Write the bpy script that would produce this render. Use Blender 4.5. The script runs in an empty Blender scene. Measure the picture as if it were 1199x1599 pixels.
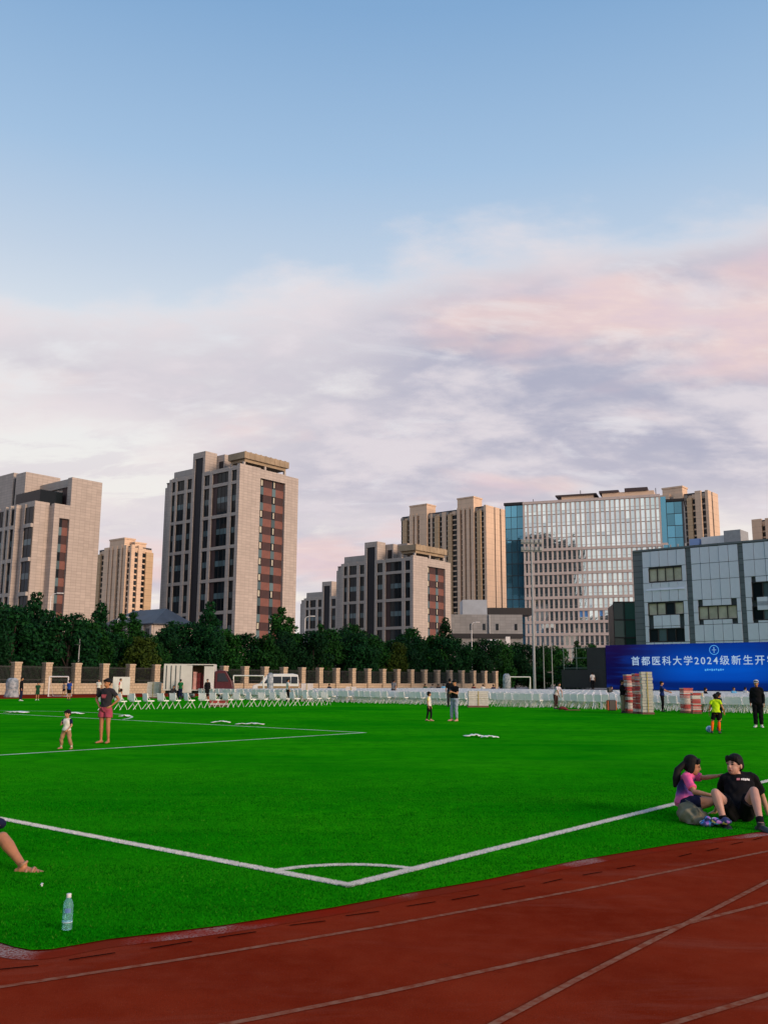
import bpy, bmesh, math, random
import numpy as np
from mathutils import Vector, Matrix, noise as mnoise
rng = random.Random(7)
nrg = np.random.default_rng(7)
sc = bpy.context.scene
C = sc.collection
PI = math.pi
def rad(a): return math.radians(a)

# ------------------------------------------------------------------ camera
F, YH, ROLL, HC = 1440.0, 1062.0, rad(0.3), 1.62      # focal length in px of a 1199 x 1599 frame
PITCH = math.atan((YH-799.5)/F)
cam_d = bpy.data.cameras.new('camera'); cam = bpy.data.objects.new('camera', cam_d); C.objects.link(cam)
cam_d.sensor_fit = 'HORIZONTAL'; cam_d.sensor_width = 36.0; cam_d.lens = 36.0*F/1199.0
cam_d.clip_start = 0.05; cam_d.clip_end = 6000
_fw = Vector((0, math.cos(PITCH), math.sin(PITCH))); _up0 = Vector((0, -math.sin(PITCH), math.cos(PITCH))); _rt0 = Vector((1, 0, 0))
_rt = _rt0*math.cos(ROLL) + _up0*math.sin(ROLL); _up = -_rt0*math.sin(ROLL) + _up0*math.cos(ROLL)
cam.matrix_world = Matrix(((_rt.x, _up.x, -_fw.x, 0), (_rt.y, _up.y, -_fw.y, 0), (_rt.z, _up.z, -_fw.z, HC), (0, 0, 0, 1)))
sc.camera = cam

# ------------------------------------------------------------------ light
SUN_DIR = Vector((0.78, -0.63, 0.0)).normalized()      # towards the sun: low, behind the photographer on the right
SUN_EL = rad(15)
sun_d = bpy.data.lights.new('sun', 'SUN'); sun = bpy.data.objects.new('sun', sun_d); C.objects.link(sun)
sun_d.energy = 3.2; sun_d.angle = rad(25); sun_d.color = (1.0, 0.72, 0.52)
_td = Vector((SUN_DIR.x*math.cos(SUN_EL), SUN_DIR.y*math.cos(SUN_EL), math.sin(SUN_EL)))
sun.rotation_euler = (-_td).to_track_quat('-Z', 'Y').to_euler()
sc.view_settings.view_transform = 'Standard'; sc.view_settings.look = 'None'
sc.view_settings.exposure = 0.0; sc.view_settings.gamma = 1.0; sc.view_settings.use_curve_mapping = False

class NT:
    """small node-tree helper"""
    def __init__(s, tree): s.t = tree; s.n = tree.nodes; s.l = tree.links
    def node(s, typ, **kw):
        n = s.n.new(typ)
        for k, v in kw.items(): setattr(n, k, v)
        return n
    def put(s, sock, v):
        if hasattr(v, 'links') or isinstance(v, bpy.types.NodeSocket): s.l.new(v, sock)
        elif v is not None:
            if isinstance(v, (tuple, list)) and sock.type == 'RGBA' and len(v) == 3: v = (*v, 1)
            sock.default_value = v
    def math(s, op, a, b=None, c=None, clamp=False):
        n = s.node('ShaderNodeMath', operation=op, use_clamp=clamp)
        for i, v in enumerate((a, b, c)):
            if v is not None: s.put(n.inputs[i], v)
        return n.outputs[0]
    def mix(s, f, a, b, blend='MIX'):
        n = s.node('ShaderNodeMix', data_type='RGBA', blend_type=blend)
        s.put(n.inputs[0], f); s.put(n.inputs[6], a); s.put(n.inputs[7], b)
        return n.outputs[2]
    def rng(s, v, a, b, c=0.0, d=1.0, smooth=True):
        n = s.node('ShaderNodeMapRange', interpolation_type='SMOOTHSTEP' if smooth else 'LINEAR')
        for i, q in enumerate((v, a, b, c, d)): s.put(n.inputs[i], q)
        return n.outputs[0]
    def noise(s, vec, scale, detail=3.0, rough=0.55, dist=0.0, dim='3D'):
        n = s.node('ShaderNodeTexNoise', noise_dimensions=dim)
        if vec is not None: s.put(n.inputs['Vector'], vec)
        s.put(n.inputs['Scale'], scale); s.put(n.inputs['Detail'], detail); s.put(n.inputs['Roughness'], rough); s.put(n.inputs['Distortion'], dist)
        return n.outputs[0]
    def ramp(s, f, stops):
        n = s.node('ShaderNodeValToRGB'); e = n.color_ramp.elements
        while len(e) < len(stops): e.new(0.5)
        for q, (p, col) in zip(e, stops): q.position = p; q.color = (*col, 1)
        s.put(n.inputs[0], f); return n.outputs[0]
    def mapping(s, vec, loc=(0,0,0), rot=(0,0,0), scale=(1,1,1)):
        n = s.node('ShaderNodeMapping'); s.put(n.inputs[0], vec)
        n.inputs[1].default_value = loc; n.inputs[2].default_value = rot; n.inputs[3].default_value = scale
        return n.outputs[0]

def srgb(r, g, b):
    f = lambda c: (c/255/12.92) if c/255 <= 0.04045 else ((c/255+0.055)/1.055)**2.4
    return (f(r), f(g), f(b))

SX, SY = -6.1, -3.3
world = bpy.data.worlds.new('World'); sc.world = world; world.use_nodes = True
w = NT(world.node_tree); w.n.clear()
tc = w.node('ShaderNodeTexCoord'); sep = w.node('ShaderNodeSeparateXYZ'); w.put(sep.inputs[0], tc.outputs['Generated'])
X, Y, Z = sep.outputs
sky = w.node('ShaderNodeTexSky', sky_type='NISHITA', sun_disc=False)
sky.sun_elevation = rad(8); sky.sun_rotation = math.atan2(SUN_DIR.x, SUN_DIR.y); sky.air_density = 1.2; sky.dust_density = 1.5; sky.ozone_density = 2.0
nish = w.mix(1.0, sky.outputs[0], (0.10, 0.10, 0.10), 'MULTIPLY')
Zc = w.math('MAXIMUM', Z, 0.0)
clear = w.ramp(Zc, [(0.0, srgb(255, 246, 226)), (0.10, srgb(249, 243, 234)), (0.24, srgb(243, 241, 239)), (0.34, srgb(226, 232, 239)), (0.42, srgb(198, 214, 233)), (0.51, srgb(166, 197, 229)), (0.63, srgb(133, 173, 215)), (1.0, srgb(122, 162, 207))])
base = w.mix(0.06, clear, nish)
# cloud layer on a plane overhead
den = w.math('ADD', Zc, 0.30)
cu = w.math('DIVIDE', X, den); cv = w.math('DIVIDE', Y, den)
comb = w.node('ShaderNodeCombineXYZ'); w.put(comb.inputs[0], cu); w.put(comb.inputs[1], cv)
cp = comb.outputs[0]
big = w.noise(w.mapping(cp, (SX, SY, 0.0), (0, 0, rad(24)), (0.42, 0.66, 1)), 1.0, 2.5, 0.5, 0.2)
fine = w.noise(w.mapping(cp, (1.7, 0.4, 0), (0, 0, rad(24)), (1.1, 1.8, 1)), 1.7, 9.0, 0.60, 0.15)
mid = w.noise(w.mapping(cp, (2.2, 9.1, 0), (0, 0, rad(30)), (1.0, 1.5, 1)), 4.2, 7.0, 0.58, 0.15)
wisp = w.noise(w.mapping(cp, (8.2, 3.4, 0), (0, 0, rad(26)), (2.2, 4.6, 1)), 1.8, 8.0, 0.62, 0.5)
fld = w.math('ADD', w.math('MULTIPLY', big, 1.25), w.math('ADD', w.math('MULTIPLY', fine, 0.42), w.math('MULTIPLY', mid, 0.26)))
cover = w.rng(Zc, 0.30, 0.54, 0.0, 1.0)                 # thins out overhead
thr = w.math('MULTIPLY_ADD', cover, 0.36, 0.845)
thick = w.math('SUBTRACT', fld, thr)
mask = w.math('MULTIPLY', w.rng(thick, -0.045, 0.125), w.rng(Zc, 0.0, 0.10, 0.35, 1.0))
pink = w.rng(w.noise(w.mapping(cp, (3.1, 7.7, 0), (0, 0, rad(20)), (0.9, 1.5, 1)), 1.9, 4.0, 0.55, 0.2), 0.50, 0.64)
lav = w.mix(w.rng(w.math('ADD', w.math('MULTIPLY', fine, 0.5), w.math('MULTIPLY', mid, 0.5)), 0.42, 0.59), srgb(170, 171, 193), srgb(222, 214, 221))
rose = w.mix(w.rng(wisp, 0.35, 0.68), srgb(226, 196, 204), srgb(246, 212, 202))
ccol = w.mix(w.math('MULTIPLY', pink, 0.72), lav, rose)
ccol = w.mix(w.rng(thick, -0.02, 0.19), srgb(243, 232, 231), ccol)
ccol = w.mix(w.math('MULTIPLY', w.rng(wisp, 0.54, 0.70), 0.42), ccol, srgb(236, 234, 238))
low = w.math('MULTIPLY', w.rng(wisp, 0.46, 0.58), w.rng(Zc, 0.34, 0.16, 0.0, 0.62))   # thin streaks over the pale low sky
skyc = w.mix(low, base, srgb(214, 204, 214))
skyc = w.mix(w.math('MULTIPLY', mask, 0.90), skyc, ccol)
bg = w.node('ShaderNodeBackground'); w.put(bg.inputs[0], skyc); bg.inputs[1].default_value = 1.0
wo = w.node('ShaderNodeOutputWorld'); w.l.new(bg.outputs[0], wo.inputs[0])

# ------------------------------------------------------------------ pixel rays (a pixel gives a direction, the ground or a wall gives the distance)
def ray(x, y):
    u, v = (x-599.5)/F, -(y-799.5)/F
    c, s = math.cos(ROLL), math.sin(ROLL); u, v = c*u-s*v, s*u+c*v
    return Vector((u, math.cos(PITCH)-v*math.sin(PITCH), math.sin(PITCH)+v*math.cos(PITCH)))
def G(x, y, z=0.0):
    d = ray(x, y); return Vector((0, 0, HC)) + d*((z-HC)/d.z)
def at(x, y, dep):
    d = ray(x, y); return Vector((0, 0, HC)) + d*(dep/d.y)
AR = rad(50.5)                                           # the whole campus follows one grid: along the touchline ...
RD = Vector((math.cos(AR), math.sin(AR), 0)); LD = Vector((-RD.y, RD.x, 0))   # ... and along the goal line
CORN = Vector((-0.258, 7.638, 0))
def field(l, r, z=0.0): return CORN + LD*l + RD*r + Vector((0, 0, z))

# ------------------------------------------------------------------ materials
MATS = {}
def mat(name, col, rough=0.7, var=0.0, scale=3.0, metal=0.0, bump=0.0, bscale=40.0, col2=None, spec=0.5, coord='Object', detail=4.0):
    if name in MATS: return MATS[name]
    m = bpy.data.materials.new(name); m.use_nodes = True; t = NT(m.node_tree)
    b = t.n['Principled BSDF']; MATS[name] = m
    b.inputs['Roughness'].default_value = rough; b.inputs['Metallic'].default_value = metal; b.inputs['Specular IOR Level'].default_value = spec
    if var or col2 or bump: tcn = t.node('ShaderNodeTexCoord').outputs[coord]
    if var or col2:
        f = t.noise(tcn, scale, detail, 0.6)
        a = tuple(c*(1-var) for c in col); e = col2 or tuple(min(1, c*(1+var)) for c in col)
        t.put(b.inputs['Base Color'], t.mix(t.rng(f, 0.3, 0.7), a, e))
    else: t.put(b.inputs['Base Color'], col)
    if bump:
        bn = t.node('ShaderNodeBump'); bn.inputs['Strength'].default_value = bump
        t.put(bn.inputs['Height'], t.noise(tcn, bscale, 4, 0.6)); t.l.new(bn.outputs[0], b.inputs['Normal'])
    return m
def tile_mat(name, col, tw, th, mortar=0.012, var=0.10, rough=0.75, mcol=None, offset=0.0, bump=0.4):
    """stone cladding: thin joints, every slab its own tone; for walls whose slabs are too small to pick apart"""
    m = bpy.data.materials.new(name); m.use_nodes = True; t = NT(m.node_tree); b = t.n['Principled BSDF']; MATS[name] = m
    tc = t.node('ShaderNodeTexCoord'); sp = t.node('ShaderNodeSeparateXYZ'); t.put(sp.inputs[0], tc.outputs['Object'])
    geo = t.node('ShaderNodeNewGeometry')
    cb = t.node('ShaderNodeCombineXYZ'); t.put(cb.inputs[0], t.math('ADD', sp.outputs[0], sp.outputs[1])); t.put(cb.inputs[1], sp.outputs[2])
    br = t.node('ShaderNodeTexBrick'); br.offset = offset; br.squash = 1.0
    t.put(br.inputs['Vector'], cb.outputs[0]); br.inputs['Scale'].default_value = 1.0
    br.inputs['Brick Width'].default_value = tw; br.inputs['Row Height'].default_value = th; br.inputs['Mortar Size'].default_value = mortar
    br.inputs['Color1'].default_value = (*[c*(1-var) for c in col], 1); br.inputs['Color2'].default_value = (*[min(1, c*(1+var)) for c in col], 1)
    br.inputs['Mortar'].default_value = (*(mcol or [c*0.55 for c in col]), 1)
    st = t.noise(t.mapping(tc.outputs['Object'], scale=(1, 1, 0.25)), 0.35, 5, 0.65)
    c = t.mix(t.rng(st, 0.35, 0.75, 0, 0.28), br.outputs[0], tuple(q*0.62 for q in col))
    t.put(b.inputs['Base Color'], c); b.inputs['Roughness'].default_value = rough
    bn = t.node('ShaderNodeBump'); bn.inputs['Strength'].default_value = bump; bn.inputs['Distance'].default_value = 0.05
    t.put(bn.inputs['Height'], t.math('SUBTRACT', 1.0, br.outputs['Fac'])); t.l.new(bn.outputs[0], b.inputs['Normal'])
    return m
def glass_mat(name, col, rough=0.05, spec=0.8, var=0.5, metal=0.0):
    """window seen from outside: dark room behind a reflecting pane, each pane with its own tone"""
    m = bpy.data.materials.new(name); m.use_nodes = True; t = NT(m.node_tree); b = t.n['Principled BSDF']; MATS[name] = m
    oi = t.node('ShaderNodeObjectInfo'); geo = t.node('ShaderNodeNewGeometry')
    f = t.math('FRACT', t.math('ADD', oi.outputs['Random'], geo.outputs['Random Per Island']))
    t.put(b.inputs['Base Color'], t.mix(f, tuple(c*(1-var) for c in col), tuple(min(1, c*(1+var)) for c in col)))
    b.inputs['Roughness'].default_value = rough; b.inputs['Specular IOR Level'].default_value = spec; b.inputs['Metallic'].default_value = metal
    bn = t.node('ShaderNodeBump'); bn.inputs['Strength'].default_value = 0.06; bn.inputs['Distance'].default_value = 0.1
    t.put(bn.inputs['Height'], t.noise(t.node('ShaderNodeTexCoord').outputs['Object'], 0.8, 2)); t.l.new(bn.outputs[0], b.inputs['Normal'])
    return m

# ------------------------------------------------------------------ mesh helpers
class MB:
    def __init__(s): s.v = []; s.f = []; s.mi = []
    def add(s, vs, fs, mi=0):
        o = len(s.v); s.v += [tuple(p) for p in vs]; s.f += [tuple(i+o for i in f) for f in fs]; s.mi += [mi]*len(fs); return s
    def box(s, x0, x1, y0, y1, z0, z1, mi=0):
        x0, x1 = min(x0, x1), max(x0, x1); y0, y1 = min(y0, y1), max(y0, y1); z0, z1 = min(z0, z1), max(z0, z1)
        return s.add([(x0,y0,z0),(x1,y0,z0),(x1,y1,z0),(x0,y1,z0),(x0,y0,z1),(x1,y0,z1),(x1,y1,z1),(x0,y1,z1)],
                     [(0,3,2,1),(4,5,6,7),(0,1,5,4),(1,2,6,5),(2,3,7,6),(3,0,4,7)], mi)
    def prism(s, poly, z0, z1, mi=0):
        n = len(poly)
        a = sum(poly[i][0]*poly[(i+1) % n][1]-poly[(i+1) % n][0]*poly[i][1] for i in range(n))
        if a < 0: poly = poly[::-1]
        return s.add([(p[0], p[1], z0) for p in poly]+[(p[0], p[1], z1) for p in poly],
                     [tuple(range(n))[::-1], tuple(range(n, 2*n))]+[(i, (i+1) % n, n+(i+1) % n, n+i) for i in range(n)], mi)
    def tube(s, pts, rs, n=8, mi=0, side=None, cap=True):
        """loft of ellipses; rs: radius or (rx, ry) per station; side: lateral axis"""
        pts = [Vector(p) for p in pts]; m = len(pts)
        if not hasattr(rs, '__len__'): rs = [rs]*m
        vs = []; prev = None
        for i, p in enumerate(pts):
            d = (pts[min(i+1, m-1)]-pts[max(i-1, 0)]).normalized()
            if side is not None: a = Vector(side[i] if isinstance(side, list) else side)
            elif prev is not None: a = prev
            else: a = Vector((1, 0, 0)) if abs(d.x) < 0.8 else Vector((0, 1, 0))
            a = (a - d*a.dot(d)).normalized(); prev = a; b = d.cross(a)
            rx, ry = rs[i] if hasattr(rs[i], '__len__') else (rs[i], rs[i])
            vs += [p + a*(rx*math.cos(2*PI*k/n)) + b*(ry*math.sin(2*PI*k/n)) for k in range(n)]
        fs = [(i*n+k, i*n+(k+1) % n, (i+1)*n+(k+1) % n, (i+1)*n+k) for i in range(m-1) for k in range(n)]
        if cap: fs += [tuple(range(n))[::-1], tuple(range((m-1)*n, m*n))]
        return s.add(vs, fs, mi)
    def ball(s, c, r, n=10, m=7, mi=0, M=None):
        c = Vector(c); r = r if hasattr(r, '__len__') else (r, r, r); vs = []
        for j in range(m+1):
            th = PI*j/m
            for k in range(n):
                p = Vector((r[0]*math.sin(th)*math.cos(2*PI*k/n), r[1]*math.sin(th)*math.sin(2*PI*k/n), r[2]*math.cos(th)))
                vs.append(c + (M @ p if M is not None else p))
        fs = [((j+1)*n+k, (j+1)*n+(k+1) % n, j*n+(k+1) % n, j*n+k) for j in range(m) for k in range(n)]
        return s.add(vs, fs, mi)
    def mesh(s, name, mats=()):
        me = bpy.data.meshes.new(name); me.from_pydata(s.v, [], s.f)
        for m in mats: me.materials.append(m)
        if any(s.mi): me.polygons.foreach_set('material_index', s.mi)
        me.update(); return me
def link(name, data, parent=None, loc=None, rot=None):
    o = bpy.data.objects.new(name, data); C.objects.link(o)
    if parent is not None: o.parent = parent
    if loc is not None: o.location = loc
    if rot is not None: o.rotation_euler = rot
    return o
def part(name, mb, m, parent=None, loc=None, rot=None, smooth=False, bevel=0.0):
    me = mb.mesh(name, m if isinstance(m, (list, tuple)) else [m])
    if smooth:
        me.polygons.foreach_set('use_smooth', [True]*len(me.polygons))
    o = link(name, me, parent, loc, rot)
    if bevel:
        b = o.modifiers.new('bevel', 'BEVEL'); b.width = bevel; b.segments = 2; b.limit_method = 'ANGLE'
    return o
def tag(o, label, cat, group=None):
    o['label'] = label; o['category'] = cat
    if group: o['group'] = group
    return o
def thing(name, label, cat, loc=(0, 0, 0), rz=0.0, group=None):
    o = link(name, None, None, loc, (0, 0, rz)); o.empty_display_size = 0.2
    return tag(o, label, cat, group)
def setting(o): o['kind'] = 'structure'; return o
def stuff(o): o['kind'] = 'stuff'; return o
def copy_tree(o, parent=None, label=None, group=None):
    c = o.copy(); C.objects.link(c); c.parent = parent
    if label: c['label'] = label
    if group: c['group'] = group
    for ch in list(o.children): copy_tree(ch, c)
    return c

# ================================================================== SETTING: ground, track, pitch
def poly_sheet(name, pts, z, m, parent=None):
    me = bpy.data.meshes.new(name); bm = bmesh.new()
    f = bm.faces.new([bm.verts.new((p[0], p[1], z)) for p in pts]); bm.normal_update()
    if f.normal.z < 0: f.normal_flip()
    bmesh.ops.triangulate(bm, faces=bm.faces[:]); bm.to_mesh(me); bm.free(); me.materials.append(m)
    return link(name, me, parent)

m_ground = mat('paving ground', (0.16, 0.155, 0.15), 0.9, 0.25, 0.2, bump=0.2)
g = MB(); g.add([(-3000, -3000, -0.06), (3000, -3000, -0.06), (3000, 3000, -0.06), (-3000, 3000, -0.06)], [(0, 1, 2, 3)])
setting(part('ground', g, m_ground))

def track_mat():
    m = bpy.data.materials.new('red track rubber'); m.use_nodes = True; t = NT(m.node_tree); b = t.n['Principled BSDF']
    co = t.node('ShaderNodeTexCoord').outputs['Object']
    n1 = t.noise(co, 0.55, 5, 0.6); n2 = t.noise(co, 5.0, 4, 0.6); gr = t.noise(co, 160.0, 3, 0.7); n3 = t.noise(t.mapping(co, scale=(1, 1, 1), rot=(0, 0, rad(33))), 1.7, 6, 0.7, 1.5)
    c = t.mix(t.rng(n1, 0.32, 0.7), (0.200, 0.018, 0.006), (0.300, 0.034, 0.012))
    c = t.mix(t.rng(n2, 0.35, 0.75, 0, 0.35), c, (0.31, 0.050, 0.020))
    c = t.mix(t.rng(t.noise(t.mapping(co, rot=(0, 0, rad(-33)), scale=(0.5, 1.6, 1)), 0.9, 6, 0.7, 0.6), 0.50, 0.72, 0, 0.45), c, (0.30, 0.075, 0.045))
    c = t.mix(t.rng(gr, 0.35, 0.8, 0, 0.55), c, (0.10, 0.009, 0.004))
    c = t.mix(t.rng(t.noise(co, 55.0, 4, 0.75), 0.52, 0.70, 0, 0.40), c, (0.12, 0.012, 0.006))
    c = t.mix(t.rng(t.noise(co, 110.0, 2, 0.6), 0.64, 0.76, 0, 0.55), c, (0.36, 0.13, 0.09))
    c = t.mix(t.rng(n3, 0.60, 0.74, 0, 0.30), c, (0.085, 0.012, 0.007))
    t.put(b.inputs['Base Color'], c); b.inputs['Roughness'].default_value = 0.9; b.inputs['Specular IOR Level'].default_value = 0.0
    bn = t.node('ShaderNodeBump'); bn.inputs['Strength'].default_value = 0.55; bn.inputs['Distance'].default_value = 0.006
    t.put(bn.inputs['Height'], gr); t.l.new(bn.outputs[0], b.inputs['Normal']); return m
M_TRACK = track_mat()
def fxy(l, r): p = field(l, r); return (p.x, p.y)
track = poly_sheet('running_track', [fxy(-22, -45), fxy(80, -45), fxy(80, 150), fxy(-22, 150)], 0.0, M_TRACK); setting(track)

near_px = [(-260, 1414), (-60, 1459), (0, 1475), (22, 1482), (48, 1487), (80, 1486), (170, 1470), (350, 1448), (520, 1420), (640, 1397), (760, 1376), (900, 1346), (1060, 1319), (1199, 1299), (1330, 1281)]
near = [G(*p) for p in near_px]
last_dir = (near[-1]-near[-3]).normalized()
def turf_mat(name, mown=True):
    m = bpy.data.materials.new(name); m.use_nodes = True; t = NT(m.node_tree); b = t.n['Principled BSDF']
    co = t.node('ShaderNodeTexCoord').outputs['Object']
    n1 = t.noise(co, 0.16, 5, 0.65); n2 = t.noise(co, 2.2, 6, 0.7); fi = t.noise(co, 90.0, 3, 0.7)
    st = t.noise(t.mapping(co, rot=(0, 0, -AR), scale=(0.05, 0.9, 1)), 1.0, 3, 0.5)
    c = t.mix(t.rng(n1, 0.3, 0.7), (0.0030, 0.235, 0.0015), (0.0280, 0.370, 0.0020))
    c = t.mix(t.rng(n2, 0.42, 0.66, 0, 0.55), c, (0.0040, 0.170, 0.0020))
    c = t.mix(t.rng(st, 0.40, 0.66, 0, 0.30), c, (0.040, 0.33, 0.006))
    c = t.mix(t.rng(fi, 0.45, 0.75, 0, 0.6), c, (0.003, 0.110, 0.002))
    t.put(b.inputs['Base Color'], c); b.inputs['Roughness'].default_value = 0.9; b.inputs['Specular IOR Level'].default_value = 0.0
    bn = t.node('ShaderNodeBump'); bn.inputs['Strength'].default_value = 0.6; bn.inputs['Distance'].default_value = 0.02
    t.put(bn.inputs['Height'], fi); t.l.new(bn.outputs[0], b.inputs['Normal']); return m
M_TURF = turf_mat('artificial turf')
FAR_L = 64.5
edge_pts = [(p.x, p.y) for p in near]
farr = near[-1] + last_dir*12
outline = [fxy(20, -28)] + edge_pts + [(farr.x, farr.y), fxy(-2, 42), fxy(-2, 112), fxy(FAR_L, 112), fxy(FAR_L, -28)]
pitch = poly_sheet('pitch', outline, 0.012, M_TURF); setting(pitch)
def strip(name, pts, wid, z, m, parent, side=0.0):
    """flat band along a polyline, wid metres wide, offset sideways by side"""
    pts = [Vector((p[0], p[1], 0)) for p in pts]; a = []; b = []
    for i, p in enumerate(pts):
        d = (pts[min(i+1, len(pts)-1)]-pts[max(i-1, 0)]).normalized(); nn = Vector((-d.y, d.x, 0))
        a.append(p+nn*(side+wid/2)); b.append(p+nn*(side-wid/2))
    mb = MB(); n = len(pts)
    mb.add([(q.x, q.y, z) for q in b+a], [(i, i+1, n+i+1, n+i) for i in range(n-1)])
    return part(name, mb, m, parent)
def dense(pts, k=12):
    """smooth a polyline (Catmull-Rom)"""
    P = [Vector(p) for p in pts]; P = [P[0]*2-P[1]] + P + [P[-1]*2-P[-2]]; out = []
    for i in range(1, len(P)-2):
        for j in range(k):
            t = j/k; a, b, c, d = P[i-1], P[i], P[i+1], P[i+2]
            out.append(0.5*((2*b)+(c-a)*t+(2*a-5*b+4*c-d)*t*t+(3*b-a-3*c+d)*t**3))
    return out + [P[-2]]
# track markings, kerb and drain slots
m_lane = mat('worn lane paint', (0.30, 0.135, 0.085), 0.9, spec=0.0, col2=(0.23, 0.050, 0.025), scale=14.0, coord='Object', detail=8)
lanes = [[(-150, 1568), (0, 1543), (300, 1497), (600, 1447), (900, 1392), (1199, 1330), (1400, 1288)],
         [(250, 1622), (360, 1600), (600, 1552), (800, 1508), (1000, 1462), (1199, 1411), (1400, 1357)],
         [(700, 1640), (772, 1600), (900, 1532), (1050, 1455), (1199, 1377), (1400, 1275)],
         [(900, 1642), (1050, 1600), (1199, 1555), (1400, 1490)]]
for k, ln in enumerate(lanes):
    strip('lane_line', [G(*p) for p in ln] if k != 2 else [G(*ln[0]), G(*ln[2]), G(*ln[-1])], 0.045, 0.004+0.002*(k == 2), m_lane, track)
def kerb_mat():
    m = bpy.data.materials.new('worn kerb'); m.use_nodes = True; t = NT(m.node_tree); b = t.n['Principled BSDF']
    co = t.node('ShaderNodeTexCoord').outputs['Object']
    c = t.mix(t.rng(t.noise(co, 1.1, 3), 0.35, 0.65), (0.27, 0.016, 0.006), (0.20, 0.026, 0.012))
    wz = t.math('MULTIPLY', t.rng(t.noise(co, 0.62, 3, 0.55), 0.53, 0.64), t.rng(t.noise(co, 60, 5, 0.8), 0.42, 0.58))
    c = t.mix(t.math('MULTIPLY', wz, 0.85), c, (0.42, 0.34, 0.31))
    t.put(b.inputs['Base Color'], c); b.inputs['Roughness'].default_value = 0.9; b.inputs['Specular IOR Level'].default_value = 0.0
    bn = t.node('ShaderNodeBump'); bn.inputs['Strength'].default_value = 0.5; bn.inputs['Distance'].default_value = 0.006
    t.put(bn.inputs['Height'], t.noise(co, 120, 3, 0.7)); t.l.new(bn.outputs[0], b.inputs['Normal']); return m
ker = dense([(p.x, p.y, 0) for p in near[1:]], 6)
kb = strip('kerb_strip', ker, 0.17, 0.003, kerb_mat(), track, side=-0.075)
slots = [((0, 1516), (60, 1510)), ((108, 1501), (180, 1490)), ((235, 1483), (300, 1472)), ((340, 1466), (400, 1457)), ((452, 1447), (508, 1440)), ((540, 1432), (592, 1425)),
         ((635, 1417), (680, 1410)), ((705, 1407), (748, 1399)), ((785, 1391), (820, 1385)), ((848, 1381), (878, 1374)), ((910, 1368), (940, 1363)), ((963, 1358), (992, 1353)),
         ((1060, 1339), (1080, 1334)), ((1104, 1330), (1122, 1326)), ((1142, 1320), (1160, 1316)), ((1176, 1313), (1190, 1309))]
m_slot = mat('drain slot black', (0.004, 0.003, 0.003), 1.0, spec=0.0)
for a, b in slots: strip('drain_slot', [G(*a), G(*b)], 0.016, 0.0062, m_slot, track)
# white pitch lines
m_line = mat('white turf line', (0.70, 0.685, 0.62), 0.85, 0.10, 9.0, bump=0.5, bscale=120)
LW = 0.115
line_rects = []                                          # (l0, l1, r0, r1) in field coordinates
def fline(l0, l1, r0, r1, m=None):
    mb = MB(); a = [field(l0, r0, 0.0165), field(l0, r1, 0.0165), field(l1, r1, 0.0165), field(l1, r0, 0.0165)]
    mb.add(a, [(0, 1, 2, 3)]); o = part('pitch_line', mb, m or m_line, pitch)
    if o.data.polygons[0].normal.z < 0: o.data.flip_normals()
    line_rects.append((l0, l1, r0, r1)); return o
fline(0, 60, 0, LW)                                      # goal line, to the left
fline(0, LW, LW, 100)                                    # touchline, to the right
m_thin = mat('thin worn turf line', (0.58, 0.68, 0.52), 0.9, 0.25, 2.0)
fline(13.9, 14.02, LW, 16.4, m_thin)                     # penalty area
fline(13.9, 45, 16.4, 16.52, m_thin)
fline(22.5, 22.62, LW, 5.6, m_thin); fline(22.5, 40, 5.6, 5.72, m_thin)
RA = 0.90
arc = [field(RA*math.sin(t), RA*math.cos(t)) for t in np.linspace(0.06, PI/2-0.06, 26)]
strip('corner_arc', arc, 0.085, 0.0195, m_line, pitch)
parc = [field(34+9.15*math.sin(t), 11+9.15*math.cos(t)) for t in np.linspace(-0.9, 0.9, 26)]
strip('penalty_arc', parc, 0.11, 0.0195, m_thin, pitch)
# ================================================================== BUILDINGS
M_STONE = tile_mat('pale stone cladding', (0.465, 0.395, 0.340), 1.25, 0.62, 0.025, 0.08)
M_STONE2 = tile_mat('frame stone', (0.44, 0.385, 0.335), 1.8, 1.2, 0.02, 0.06)
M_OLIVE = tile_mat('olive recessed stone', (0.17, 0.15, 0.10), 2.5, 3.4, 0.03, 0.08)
M_BEIGE = tile_mat('beige tower render', (0.70, 0.50, 0.345), 30.0, 3.0, 0.05, 0.03)
M_BEIGE2 = tile_mat('tan bay render', (0.54, 0.37, 0.21), 30.0, 3.0, 0.09, 0.05)
M_GLASS = glass_mat('dark window glass', (0.014, 0.020, 0.024), 0.06, 0.18)
M_GLASS_T = glass_mat('teal spandrel glass', (0.085, 0.135, 0.145), 0.18, 0.4, 0.35)
M_GLASS_B = glass_mat('blue curtain glass', (0.10, 0.30, 0.42), 0.03, 1.0, 0.3, 0.75)
M_PANE = glass_mat('office pane', (0.70, 0.84, 0.88), 0.03, 1.0, 0.25, 0.9)
M_FRAME = mat('dark bronze frame', (0.016, 0.014, 0.014), 0.5)
M_BLACK = mat('black slot cladding', (0.012, 0.010, 0.013), 0.7, 0.2, 1.0)
M_RED_L = mat('light red panel', (0.185, 0.070, 0.052), 0.7, 0.12, 0.7)
M_RED_D = mat('dark red panel', (0.048, 0.018, 0.017), 0.7, 0.15, 0.7)
M_BROWN = mat('brown red panel', (0.050, 0.024, 0.022), 0.7, 0.15, 0.7)
M_TAN = mat('tan roof canopy', (0.34, 0.255, 0.160), 0.7, 0.15, 0.4)
M_PINKST = tile_mat('pink concrete fins', (0.57, 0.475, 0.425), 3.3, 4.1, 0.02, 0.05)
M_GREY = mat('grey metal cladding', (0.60, 0.65, 0.75), 0.6, 0.06, 0.5)
M_JOINT = mat('cladding joint', (0.045, 0.06, 0.068), 0.7)
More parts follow.
